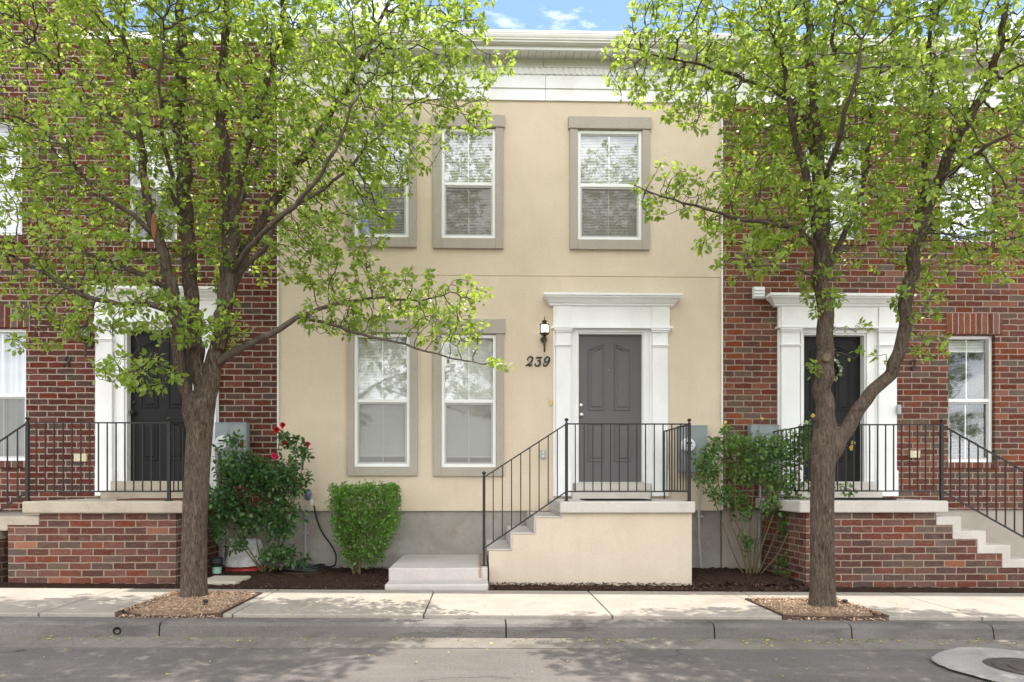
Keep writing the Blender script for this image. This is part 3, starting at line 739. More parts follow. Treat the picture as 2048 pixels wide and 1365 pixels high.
def balusters(root, a0, a1, b0, b1, n):
    for i in range(1, n + 1):
        t = i / (n + 1); lo = Vector(a0).lerp(Vector(b0), t); hi = Vector(a1).lerp(Vector(b1), t)
        MB().box(lo.x - .0062, lo.x + .0062, lo.y - .0062, lo.y + .0062, lo.z, hi.z).build('baluster', 'iron', root)
YR = -1.28
def railing(label, xs_far, xs_low, x_mid_post, x_end, pos_y, topz, botz, slabz, stair, low_post, n_front, n_stair, n_side, side_x):
    root = thing('railing', label, 'railing', (x_mid_post, pos_y, slabz), 'black iron porch railings')
    a, b = x_mid_post, x_end
    post(root, a, pos_y, slabz, topz + .01)
    post(root, b, pos_y, slabz, topz + .01)
    bar(root, (a, pos_y, topz), (b, pos_y, topz)); bar(root, (a, pos_y, botz), (b, pos_y, botz))
    balusters(root, (a, pos_y, botz), (a, pos_y, topz), (b, pos_y, botz), (b, pos_y, topz), n_front)
    # side panel back to the wall
    yb = -.13
    bar(root, (b, pos_y, topz - .004), (b, yb, topz - .004)); bar(root, (b, pos_y, botz), (b, yb, botz))
    balusters(root, (b, pos_y, botz), (b, pos_y, topz), (b, yb - .03, botz), (b, yb - .03, topz), n_side)
    MB().box(b - .008, b + .008, yb - .03, yb - .014, slabz, topz - .005).build('post', 'iron', root)
    # stair flight
    (sx, stz, sbz, spz0) = stair
    bar(root, (a, pos_y, topz), (sx, pos_y, stz)); bar(root, (a, pos_y, botz), (sx, pos_y, sbz))
    balusters(root, (a, pos_y, botz), (a, pos_y, topz), (sx, pos_y, sbz), (sx, pos_y, stz), n_stair)
    if low_post: post(root, sx, pos_y, spz0, stz + .012)
    return root
tz, bz = PZ(1250, 848.5, YR), PZ(1250, 983.5, YR)
railing('black iron railing down the tan porch steps and across the slab', 0, 0, PX(1133, YR), PX(1378.5, YR), YR, tz, bz, pz_top,
        (PX(968, YR), PZ(968, 955, YR), PZ(968, 1097, YR), lz), True, 13, 8, 8, 0)
ltz, lbz = PZ(200, 846, YR), PZ(200, 983.5, YR)
sl_t = (PZ(0, 884, YR) - PZ(55, 847, YR)) / (PX(55, YR) - PX(0, YR))
sx = PX(55, YR) - 1.05
railing('black iron railing on the left brick porch, behind the larger trunk', 0, 0, PX(55, YR), PX(338, YR), YR, ltz, lbz, slz1,
        (sx, ltz + sl_t * 1.05, lbz + sl_t * 1.05, PZ(0, 1170, YR)), True, 15, 8, 8, 0)
rtz, rbz = PZ(1800, 850, YR), PZ(1800, 982.5, YR)
slr = (PZ(2048, 945, YR) - PZ(1883, 852, YR)) / (PX(2048, YR) - PX(1883, YR))
railing('black iron railing on the right brick porch, sloping down past the window', 0, 0, PX(1883, YR), PX(1627, YR), YR, rtz, rbz, srz1,
        (PX(1883, YR) + 1.25, rtz + slr * 1.25, rbz + slr * 1.25, g(5)), True, 15, 10, 8, 0)

# ------------------------------------------------------------------ wall fittings
def lamp(x, z, y0, label, gl='lampglass'):
    root = thing('wall_lamp', label, 'wall lamp', (x, y0, z), 'wall lanterns beside the doors')
    yc = y0 - .13
    b = MB().lathe([(.0, -.30), (.010, -.285), (.016, -.270), (.012, -.262), (.014, -.25), (.020, -.12), (.030, -.11), (.034, -.095), (.022, -.082), (.016, -.075), (.050, -.055), (.068, -.04), (.068, -.032), (.0, -.031)], (x, yc, z), 16)
    b.lathe([(.068, .075), (.070, .084), (.040, .10), (.022, .106), (.036, .125), (.030, .14), (.012, .148), (.006, .155), (.006, .19), (.0, .20)], (x, yc, z), 16)
    for k in range(6):
        a = math.pi / 6 + k * math.pi / 3; cx_, cy_ = x + .064 * math.cos(a), yc + .064 * math.sin(a)
        b.box(cx_ - .005, cx_ + .005, cy_ - .005, cy_ + .005, z - .035, z + .078)
    b.box(x - .012, x + .012, yc, y0, z - .105, z - .088); b.lathe([(.045, 0), (.045, -.015), (.02, -.02)], (x, y0, z - .097), 16, 'y')
    b.build('lamp_body', 'bronze', root)
    MB().lathe([(.055, -.031), (.058, .0), (.058, .075)], (x, yc, z), 6).build('lamp_glass', gl, root)
lamp(PX(1089, -.13), PZ(1089, 662, -.13), 0, 'bronze lantern with lit white glass beside the white surround, above number 239')
lamp(PX(172, -.14), PZ(172, 672, -.14), YB, 'dark wall lantern half hidden by leaves on the left brick house', 'curtain')

# house numbers, bold italic strokes
DIG = {'2': [([(-.30, .62), (-.36, .78), (-.18, .98), (.12, .98), (.34, .80), (.28, .55), (-.05, .25), (-.42, .03)], [.10, .10, .08, .09, .15, .15, .10, .06]), ([(-.44, .05), (-.15, .12), (.10, .04), (.32, .10), (.40, .27)], [.09, .10, .12, .10, .05])],
       '3': [([(-.38, .72), (-.28, .93), (.05, .90), (.42, .95)], [.05, .08, .10, .06]), ([(.42, .94), (.18, .72), (-.04, .55)], [.05, .06, .06]), ([(-.10, .55), (.14, .56), (.32, .38), (.24, .12), (-.05, .0), (-.35, .08), (-.40, .22)], [.06, .09, .16, .16, .09, .09, .11])],
       '9': [([(.30, .80), (.14, .98), (-.10, .94), (-.30, .70), (-.24, .46), (-.02, .40), (.22, .56), (.34, .80)], [.07, .07, .10, .15, .13, .08, .07, .08]), ([(.30, .92), (.40, .68), (.32, .36), (.08, .06), (-.22, .0), (-.40, .12), (-.38, .24)], [.07, .15, .16, .12, .09, .08, .11])]}
def digit(root, ch, x, z, h, y):
    mb = MB()
    for pts, wd in DIG[ch]:
        # smooth the stroke
        P0 = [Vector(p) for p in pts]; sm = []; sw = []
        for i in range(len(P0) - 1):
            a, b, c, d = P0[max(i - 1, 0)], P0[i], P0[i + 1], P0[min(i + 2, len(P0) - 1)]
            for t in np.linspace(0, 1, 6, endpoint=False):
                t = float(t)
                sm.append(.5 * ((2 * b) + (c - a) * t + (2 * a - 5 * b + 4 * c - d) * t * t + (-a + 3 * b - 3 * c + d) * t ** 3)); sw.append(wd[i] + (wd[i + 1] - wd[i]) * t)
        sm.append(P0[-1]); sw.append(wd[-1])
        lft, rgt = [], []
        for i, p in enumerate(sm):
            t = (sm[min(i + 1, len(sm) - 1)] - sm[max(i - 1, 0)]).normalized(); n = Vector((-t.y, t.x))
            lft.append(p + n * sw[i] * .80); rgt.append(p - n * sw[i] * .80)
        f = lambda q: (x + (q.x + .20 * (q.y - .5)) * h * .74, z + q.y * h)
        for i in range(len(sm) - 1):
            quad = [f(lft[i]), f(lft[i + 1]), f(rgt[i + 1]), f(rgt[i])]
            mb.add([(a, y - .014, b) for a, b in quad] + [(a, y, b) for a, b in quad], [(0, 1, 2, 3), (0, 4, 5, 1), (2, 6, 7, 3)])
        for e in (0, -1):
            c = f(sm[e]); mb.lathe([(sw[e] * .80 * h * .8, 0), (sw[e] * .80 * h * .8, -.0145)], (c[0], y, c[1]), 10, 'y')
    return mb.build('digit', 'iron', root, recalc=False)
hn = thing('house_number', 'black italic house number 239 on the tan stucco', 'house number', (PX(1076), 0, PZ(1076, 735)))
for ch, px in zip('239', (1059.5, 1076.5, 1093)): digit(hn, ch, PX(px), PZ(px, 732.5), .128, -.002)
hl_ = thing('house_number', 'black house number digit behind leaves on the left brick house', 'house number', (PX(135, YB), YB, PZ(135, 733)))
digit(hl_, '2', PX(135, YB), PZ(135, 733, YB), .128, YB - .002)
hr_ = thing('house_number', 'black house number digit between the forked trunk and the right window', 'house number', (PX(1826, YB), YB, PZ(1826, 739)))
digit(hr_, '2', PX(1826, YB), PZ(1826, 739, YB), .128, YB - .002)

def meter(x0, x1, zt, zb, y0, label, dial_px, flip=False):
    root = thing('electric_meter', label, 'electric meter', ((x0 + x1) / 2, y0, zb), 'electric meters on the walls')
    d = .13; xm = x0 + (x1 - x0) * .46
    b = MB(); b.box(x0, x1, y0 - d, y0, zb, zt - .01); b.box(x0 - .004, x1 + .004, y0 - d - .006, y0, zt - .0095, zt)
    b.box(x0 + .012, xm - .003, y0 - d - .004, y0 - d - .0005, zb + .015, zt - .02); b.box(xm + .003, x1 - .012, y0 - d - .004, y0 - d - .0005, zb + .015, zt - .02)
    b.box(xm + .03, xm + .05, y0 - d - .009, y0 - d - .0045, zt - .05, zt - .02); b.box(x1 - .06, x1 - .04, y0 - d - .009, y0 - d - .0045, zt - .05, zt - .02)
    bo = b.build('meter_box', 'meter', root, bevel=.003)
    dx, dz = dial_px; yf = y0 - d - .004
    MB().lathe([(.098, 0), (.098, -.02), (.090, -.022), (.090, -.030), (.088, -.075), (.080, -.085), (.0, -.087)], (dx, yf, dz), 28, 'y').build('meter_dial', 'vent', root, smooth=False, bevel=.002)
    q = MB(); q.box(dx - .038, dx + .038, yf - .092, yf - .0875, dz + .012, dz + .036); q.box(dx - .055, dx + .055, yf - .090, yf - .0875, dz - .018, dz - .012); q.box(dx - .014, dx + .014, yf - .090, yf - .0875, dz - .055, dz - .035)
    q.build('meter_display', 'iron', root)
Ym = -.13
meter(PX(1360, Ym), PX(1415, Ym), PZ(1390, 851, Ym), PZ(1390, 945, Ym), 0, 'grey electric meter box on tan stucco behind the porch railing', (PX(1378, Ym - .08), PZ(1378, 891, Ym)))
Ym = YB - .13
meter(PX(430, Ym), PX(493, Ym), PZ(460, 845, Ym), PZ(460, 945, Ym), YB, 'grey electric meter box on brick above the red rose bush', (PX(443, Ym - .08), PZ(443, 886, Ym)))
meter(PX(1502, Ym), PX(1558, Ym), PZ(1530, 850, Ym), PZ(1530, 946, Ym), YB, 'grey electric meter box on brick behind the yellow rose bush', (PX(1528, Ym - .08), PZ(1528, 891, Ym)))
def pipe(pts, r, label, mat='conduit', name='conduit', strap=True, cat='conduit'):
    o = MB().tube(pts, r, 10)
    if strap:
        p = Vector(pts[0]).lerp(Vector(pts[-1]), .45); o.box(p.x - r * 2.4, p.x + r * 2.4, p.y - r * 1.1, p.y + r * 2, p.z - .012, p.z + .012)
    return tag(o.build(name, mat, smooth=False), label, cat)
pipe([P(1398, 946, -.06), P(1398, 1080, -.05), P(1400, 1110, -.05), P(1402, 1140, -.04)], .016, 'thin grey conduit running from the stucco meter into the mulch')
pipe([P(1520, 946, -.06), P(1519, 1060, -.05), P(1519, 1140, -.05)], .018, 'grey conduit below the meter behind the yellow rose bush')
pipe([P(611, 1010, -.03), P(611, 1135, -.03)], .014, 'grey conduit on the foundation left of the black hose')
pipe([P(447, 946, -.06), P(447, 1130, -.05)], .02, 'grey conduit below the meter behind the red rose bush')
def outlet(px, py, w, h, y, label, mat='beige'):
    c = P(px, py, y); b = MB().box(c.x - w / 2, c.x + w / 2, y - .035, y, c.z - h / 2, c.z + h / 2)
    o = b.build('outlet_box', mat, bevel=.006); tag(o, label, 'outlet', 'outlet boxes on the walls')
    f = MB()
    for s_ in (-1, 1): f.lathe([(.012, 0), (.012, -.004), (.0, -.005)], (c.x, y - .0352, c.z + s_ * h * .22), 12, 'y')
    f.build('socket', 'vent', o)
outlet(1086, 909, .070, .118, 0, 'small grey outlet box on tan stucco beside the stair railing', 'conduit')
outlet(163, 916, .17, .105, YB, 'beige outlet cover on dark brick behind the left railing')
outlet(1827, 909, .15, .10, YB, 'beige outlet cover on red brick behind the right railing')
tag(MB().box(PX(1099, 0), PX(1104.5, 0), -.02, 0, PZ(1101, 811), PZ(1101, 801)).build('doorbell', 'brass', bevel=.002), 'small brass doorbell at the left edge of the charcoal door surround', 'doorbell')
db = tag(MB().box(PX(1789, -.06), PX(1796.5, -.06), YB - .11, YB - .0845, PZ(1793, 830, -.06), PZ(1793, 811, -.06)).build('doorbell', 'conduit', bevel=.006), 'slim grey video doorbell on the right door surround', 'doorbell')
v = P(1515.5, 588, YB)
vt = thing('wall_vent', 'white louvred vent hood high on the brick beside the right door', 'vent', v)
MB().box(v.x - .082, v.x + .082, YB - .05, YB, v.z - .075, v.z + .085).build('hood', 'vent', vt, bevel=.006)
lo = MB()
for k in range(3): lo.add([(v.x - .07, YB - .052, v.z - .06 + k * .045), (v.x + .07, YB - .052, v.z - .06 + k * .045), (v.x + .07, YB - .066, v.z - .052 + k * .045), (v.x - .07, YB - .066, v.z - .052 + k * .045), (v.x - .07, YB - .0505, v.z - .02 + k * .045), (v.x + .07, YB - .0505, v.z - .02 + k * .045)], [(0, 1, 2, 3), (3, 2, 5, 4)])
lo.build('louvre', 'vent', vt)

# hose, hose bib, coil
hb = P(618, 990, -.03)
hx = thing('hose_tap', 'blue hose timer on the tap at the foundation, behind the rose bush', 'tap', hb)
MB().lathe([(.0, -.075), (.03, -.07), (.045, -.04), (.048, .03), (.035, .065), (.0, .075)], (hb.x, -.10, hb.z), 14).build('timer', 'blue', hx, smooth=True)
MB().lathe([(.014, 0), (.014, -.10)], (hb.x + .02, 0, hb.z + .02), 10, 'y').build('spout', 'brass', hx)
MB().box(hb.x + .01, hb.x + .055, -.12, -.085, hb.z - .01, hb.z + .03).build('dial', 'bag_red', hx, bevel=.006)
MB().lathe([(.018, -.14), (.022, -.10), (.022, -.06)], (hb.x + .05, -.10, hb.z), 10).build('coupler', 'vent', hx)
hose = [P(628, 1012, -.11), P(634, 1040, -.10), P(646, 1068, -.10), P(662, 1090, -.12), P(672, 1112, -.16), P(668, 1132, -.25)]
zc = g(-2.3) + .055; cc = Vector((PX(612, -.55), -.58, zc))
for k in range(1, 60):
    a = k * .42; r_ = .27 - .0009 * k + .012 * math.sin(k * 1.7)
    hose.append(Vector((cc.x + r_ * math.cos(a + .4), cc.y + r_ * .85 * math.sin(a + .4), zc + .014 * math.sin(k * .9) + .001 * k)))
def smooth_path(pts, n=4):
    out = []; pts = [Vector(p) for p in pts]
    for i in range(len(pts) - 1):
        a, b, c, d = pts[max(i - 1, 0)], pts[i], pts[i + 1], pts[min(i + 2, len(pts) - 1)]
        for k in range(n):
            t = k / n; out.append(.5 * ((2 * b) + (c - a) * t + (2 * a - 5 * b + 4 * c - d) * t * t + (-a + 3 * b - 3 * c + d) * t ** 3))
    return out + [pts[-1]]
tag(MB().tube(smooth_path(hose), .0125, 8).build('garden_hose', 'rubber', smooth=True), 'black garden hose hanging from the tap and coiled on the mulch', 'hose')
tag(MB().lathe([(.0, 0), (.26, 0), (.28, .03), (.27, .035), (.0, .03)], (cc.x, cc.y, zc - .05), 24).build('plastic_dish', 'edging', smooth=False), 'round brown plastic dish under the coiled black hose', 'dish')

# bag of soil and lidded jar by the left porch
bg = thing('soil_bag', 'white plastic soil bag with red base, leaning on the wall behind the rose bush', 'bag', (PX(487, -.35), -.35, g(-3.2)))
def pillow(cx, cy, z0, w, d, h, amp, seed):
    mb = MB(); rr = random.Random(seed); nu, nv = 28, 18; ph = [rr.random() * 6 for _ in range(6)]
    for j in range(nv + 1):
        for i in range(nu):
            a = 2 * math.pi * i / nu; t = j / nv
            sq = lambda c: math.copysign(abs(c) ** .55, c)
            br = (1 - .35 * t ** 3) * (1 + .05 * math.sin(7 * t + ph[0]))
            wob = 1 + amp * (math.sin(4 * a + ph[1] + 5 * t) * .5 + math.sin(9 * a + ph[2] - 7 * t) * .35)
            mb.v.append((cx + sq(math.cos(a)) * w / 2 * br * wob, cy + sq(math.sin(a)) * d / 2 * (1 - .55 * t) * wob + .12 * t, z0 + h * t + .01 * math.sin(3 * a + ph[3])))
    for j in range(nv):
        for i in range(nu): mb.f.append((j * nu + i, j * nu + (i + 1) % nu, (j + 1) * nu + (i + 1) % nu, (j + 1) * nu + i))
    mb.f.append(tuple(range(nu - 1, -1, -1))); mb.f.append(tuple(nv * nu + i for i in range(nu)))
    return mb
pillow(PX(487, -.4), -.36, g(-3.2) + .075, .47, .30, .34, .05, 3).build('bag_body', 'bag', bg, smooth=True)
pillow(PX(487, -.4), -.36, g(-3.2) + .015, .50, .33, .085, .04, 5).build('bag_base', 'bag_red', bg, smooth=True)
jb = P(434, 1146, -.75); jz = g(jb.x)
jr = thing('lidded_jar', 'small mint green jar with a black top beside the left trunk', 'jar', (jb.x, -.75, jz))
MB().lathe([(.0, .01), (.052, .012), (.056, .09), (.054, .10), (.0, .101)], (jb.x, -.75, jz + .01), 18).build('jar_body', 'mint', jr, smooth=False)
MB().lathe([(.085, .102), (.088, .112), (.060, .125), (.078, .14), (.080, .20), (.062, .215), (.0, .218)], (jb.x, -.75, jz + .01), 18).build('jar_lid', 'rubber', jr, smooth=False)
tag(MB().prism_xz([(PX(425, -1.2), 0), (PX(500, -1.2), 0), (PX(500, -1.2), .05), (PX(425, -1.2), .05)], -1.65, -1.15).build('paver', 'slab_old', tilt=True, bevel=.015), 'grey concrete paver in the mulch beside the left trunk', 'paver')

# ------------------------------------------------------------------ ground
YW0, YW1 = -1.87, -3.28     # walk back / front edge
pits = [(-3.28, -2.33, -3.28, -2.15), (2.77, 3.76, -3.28, -2.38)]
JX = [-.52 + 1.72 * k for k in range(-9, 10)]
tag(MB().quad((-150, -150, -.62), (150, -150, -.62), (150, 150, -.62), (-150, 150, -.62)).build('ground', 'soil', recalc=False), kind='structure')
sw = MB()
for i in range(len(JX) - 1):
    a, b = JX[i] + .006, JX[i + 1] - .006
    cells = [(a, b, YW1, YW0)]
    for pit in pits:
        nc = []
        for (x0, x1, y0, y1) in cells:
            if pit[1] <= x0 or pit[0] >= x1: nc.append((x0, x1, y0, y1)); continue
            xa, xb = max(x0, pit[0]), min(x1, pit[1])
            if xa - x0 > .02: nc.append((x0, xa, y0, y1))
            if x1 - xb > .02: nc.append((xb, x1, y0, y1))
            nc.append((xa, xb, pit[3], y1))
        cells = nc
    for (x0, x1, y0, y1) in cells: sw.box(x0, x1, y0, y1, -.14, 0.)
tag(sw.build('sidewalk', 'walk', tilt=True, bevel=.010), kind='structure')
tag(MB().box(-16, 16, -3.285, .3, -.40, -.13).build('sub_base', 'soil', tilt=True), kind='structure')
# kerb with joints, gutter, road
kb = MB(); KX = [PX(x, -3.5) for x in (-900, -330, 320, 1012, 1428, 1702, 1985, 2600, 3200)]
KX = [-14] + KX + [14]
for a, b in zip(KX, KX[1:]):
    if b - a < .05: continue
    kb.prism_yz([(-3.288, -.032), (-3.288, -.36), (-3.525, -.36), (-3.525, -.158), (-3.508, -.062), (-3.492, -.040), (-3.47, -.032)][::-1], a + .006, b - .006)
kob = tag(kb.build('kerb', 'kerb', tilt=True, bevel=.004), kind='structure')
tag(MB().prism_yz([(-3.527, -.154), (-3.527, -.33), (-3.84, -.33), (-3.84, -.166)], -14, 14).build('gutter', 'gutter', tilt=True), kind='structure')
rd = MB(); nx, ny = 60, 24
for j in range(ny + 1):
    for i in range(nx + 1):
        y = -3.838 - (11.5 - 3.838) * j / ny; x = -15 + 30 * i / nx
        rd.v.append((x, y, -.172 + .03 * math.sin(math.pi * j / ny) + .004 * math.sin(x * 3.1 + y * 5) * (1 if j else 0)))
for j in range(ny):
    for i in range(nx): k = j * (nx + 1) + i; rd.f.append((k, k + nx + 1, k + nx + 2, k + 1))
tag(rd.build('road', 'asphalt', tilt=True, smooth=True), kind='structure')
# across the street: kerb and walk
tag(MB().box(-15, 15, -14.5, -11.5, -.36, -.06).build('sidewalk', 'walk', tilt=True, bevel=.02), kind='structure')
# hole in kerb
tag(MB().lathe([(.030, 0), (.036, -.006), (.030, -.010), (.022, -.006), (.022, .02), (.0, .02)], (PX(234, -3.52), -3.514, g(-3.2) - .108), 16, 'y').build('drain_hole', 'dark'), 'small round drain outlet in the kerb left of the larger tree', 'drain')
# manhole
mc_ = Vector((PX(2062, -4.5), -4.52, 0)); mz = g(mc_.x) - .160
mh = thing('manhole', 'round cast iron manhole cover in a pale concrete collar', 'manhole', (mc_.x, mc_.y, mz))
c = MB(); n = 64; rr = random.Random(4)
ro = [.63 + .02 * math.sin(5 * i / n * 6.28) + rr.uniform(-.008, .008) for i in range(n)]
for r_, z in ((None, 0.004), (None, .012), (.31, .012), (.31, -.004)):
    for i in range(n):
        a = 2 * math.pi * i / n; q = r_ if r_ else (ro[i] if z < .01 else ro[i] - .012)
        c.v.append((mc_.x + q * math.cos(a), mc_.y + q * math.sin(a), mz + z + g(mc_.x + q * math.cos(a)) - g(mc_.x) + .012))
for k in range(3):
    for i in range(n): c.f.append((k * n + i, k * n + (i + 1) % n, (k + 1) * n + (i + 1) % n, (k + 1) * n + i))
c.build('collar', 'collar', mh)
cv = MB().lathe([(.305, .0), (.305, .018), (.285, .020), (.283, .014), (.25, .014), (.248, .020), (.20, .020), (.198, .014), (.15, .014), (.148, .02), (.0, .02)], (mc_.x, mc_.y, mz + .004), 48)
cv.build('cover', 'cast', mh)

# planting beds
def bed(x0, x1, y0, y1, z, amp, name, mat, seed, crown=.03):
    rr = np.random.default_rng(seed); mb = MB(); nx = max(8, int((x1 - x0) / .045)); ny = max(6, int((y1 - y0) / .045))
    h = rr.normal(0, amp, (ny + 1, nx + 1))
    for j in range(ny + 1):
        for i in range(nx + 1):
            x = x0 + (x1 - x0) * i / nx; y = y0 + (y1 - y0) * j / ny
            e = min(i, nx - i, j, ny - j) / 4
            mb.v.append((x, y, z + (h[j, i] + crown * min(e, 1))))
    for j in range(ny):
        for i in range(nx): k = j * (nx + 1) + i; mb.f.append((k, k + 1, k + nx + 2, k + nx + 1))
    return mb.build(name, mat, tilt=True, recalc=False, smooth=False)
def chips(name, areas, n, size, mat, z, seed, label=None):
    rr = np.random.default_rng(seed); mb = MB()
    for (x0, x1, y0, y1), m in zip(areas, n):
        for _ in range(m):
            x, y = rr.uniform(x0, x1), rr.uniform(y0, y1); l = rr.uniform(.4, 1) * size; w = l * rr.uniform(.25, .6); a = rr.uniform(0, 6.28)
            t = rr.normal(0, .35); ca, sa = math.cos(a), math.sin(a); zz = z + rr.uniform(-.004, .022)
            p = [(-l, -w), (l, -w * .7), (l * .9, w), (-l * .8, w * .8)]
            vs = [(x + u * ca - v_ * sa, y + u * sa + v_ * ca, zz + u * t) for u, v_ in p]
            vs += [(q[0], q[1], q[2] + size * .22) for q in vs]
            mb.add(vs, [(4, 5, 6, 7), (0, 1, 5, 4), (1, 2, 6, 5), (2, 3, 7, 6), (3, 0, 4, 7)])
    return mb.build(name, mat, tilt=True, recalc=False)
beds = [(PX(357, YF) + .02, lx0 - .01, YW0 + .002, .05), (lx1 + .03, PX(1600, -1.3), YW0 + .002, YF - .003), (PX(1386, YF), PX(1612, YF), YF + .0, .04)]
bed(*beds[0], -.03, .010, 'planting_bed', 'mulch', 1, .045)['kind'] = 'structure'
bed(*beds[1], -.03, .008, 'planting_bed', 'mulch', 2, .03)['kind'] = 'structure'
bed(*beds[2], -.005, .010, 'planting_bed', 'mulch', 3, .05)['kind'] = 'structure'
bed(PX(-420), PX(357, YF) + .03, YW0 + .002, YF + .01, -.03, .004, 'planting_bed', 'mulch', 4, .0)['kind'] = 'structure'
bed(PX(1600, -1.3), PX(2300), YW0 + .002, YF + .01, -.03, .006, 'planting_bed', 'mulch', 5, .02)['kind'] = 'structure'
def chip_mat(name, cs):
    m, nt, out = new_mat(name); geo = nt.nodes.new('ShaderNodeNewGeometry')
    col = ramp(nt, geo.outputs['Random Per Island'], [(i / len(cs), c) for i, c in enumerate(cs)], 'CONSTANT')
    principled(nt, out, col, .9, .15); return m
M['mulch_chip'] = chip_mat('mulch_chip', [(.022, .013, .010), (.045, .026, .018), (.075, .043, .029), (.032, .019, .014), (.12, .072, .048)])
M['wood_chip'] = chip_mat('wood_chip', [(.36, .25, .17), (.48, .36, .26), (.22, .14, .09), (.42, .27, .16), (.55, .44, .34), (.30, .18, .11)])
tag(chips('mulch_chips', beds, (3600, 1500, 2400), .019, 'mulch_chip', -.006, 21), 'dark brown bark mulch spread over the planting beds', 'mulch', kind='stuff')
for k, pit in enumerate(pits):
    x0, x1, y0, y1 = pit
    bed(x0 + .012, x1 - .012, y0 + .004, y1 - .012, -.035, .008, 'tree_pit_soil', 'chips', 30 + k, .05)['kind'] = 'structure'
    e = MB(); w = .014
    e.box(x0, x0 + w, y0, y1, -.05, .012); e.box(x1 - w, x1, y0, y1, -.05, .012); e.box(x0 + w, x1 - w, y1 - w, y1, -.05, .012)
    n = 12; vs = []
    for i in range(n + 1):
        t = i / n; x = x0 + (x1 - x0) * t; sag = -.028 * math.sin(math.pi * t) * (1 if k == 0 else .4)
        yy = y0 - .006 - .02 * math.sin(math.pi * t)
        vs += [(x, yy, .012 + sag), (x, yy + w, .012 + sag), (x, yy + w, -.042 + sag * .3), (x, yy, -.042 + sag * .3)]
    e.add(vs, [(4 * i + j, 4 * i + (j + 1) % 4, 4 * i + 4 + (j + 1) % 4, 4 * i + 4 + j) for i in range(n) for j in range(4)] + [(0, 1, 2, 3), (4 * n + 3, 4 * n + 2, 4 * n + 1, 4 * n)])
    tag(e.build('tree_pit_edging', 'edging', tilt=True), ('brown edging frame round the larger left trunk, its front bar sagging', 'brown edging frame round the foot of the forked right tree')[k], 'edging', 'edging frames of the tree pits')
pa = [(p[0] + .02, p[1] - .02, p[2] + .01, p[3] - .02) for p in pits] + [(pits[0][0] + .05, pits[0][1] - .02, -3.34, -3.29), (pits[1][0] + .05, pits[1][1] - .02, -3.34, -3.29)]
ch = chips('wood_chips', pa[:2], (3900, 3900), .012, 'wood_chip', .012, 41)
tag(ch, 'pale brown wood chips filling the two tree pits', 'wood chips', kind='stuff')
tag(chips('spilled_wood_chips', pa[2:], (160, 120), .015, 'wood_chip', -.030, 43), 'pale wood chips spilled on the kerb in front of the tree pits', 'wood chips', kind='stuff')
for k, (px, py, lab) in enumerate(((411, 1213, 'small black sprinkler head in the wood chips right of the larger trunk'), (1690, 1215, 'small black sprinkler head in the wood chips beside the forked trunk'))):
    y = -2.95 if k == 0 else -2.75; x = PX(px, y)
    tag(MB().lathe([(.018, 0), (.018, .045), (.026, .05), (.026, .062), (.012, .07), (.0, .071)], (x, y, g(x)), 12).build('sprinkler', 'rubber'), lab, 'sprinkler')

# ------------------------------------------------------------------ vegetation
def catmull(pts, rads, step):
    out = []; ro = []
    pts = [Vector(p) for p in pts]
    for i in range(len(pts) - 1):
        a, b, c, d = pts[max(i - 1, 0)], pts[i], pts[i + 1], pts[min(i + 2, len(pts) - 1)]
        n = max(1, int((c - b).length / step))
        for k in range(n):
            t = k / n; out.append(.5 * ((2 * b) + (c - a) * t + (2 * a - 5 * b + 4 * c - d) * t * t + (-a + 3 * b - 3 * c + d) * t ** 3)); ro.append(rads[i] + (rads[i + 1] - rads[i]) * t)
    return out + [pts[-1]], ro + [rads[-1]]

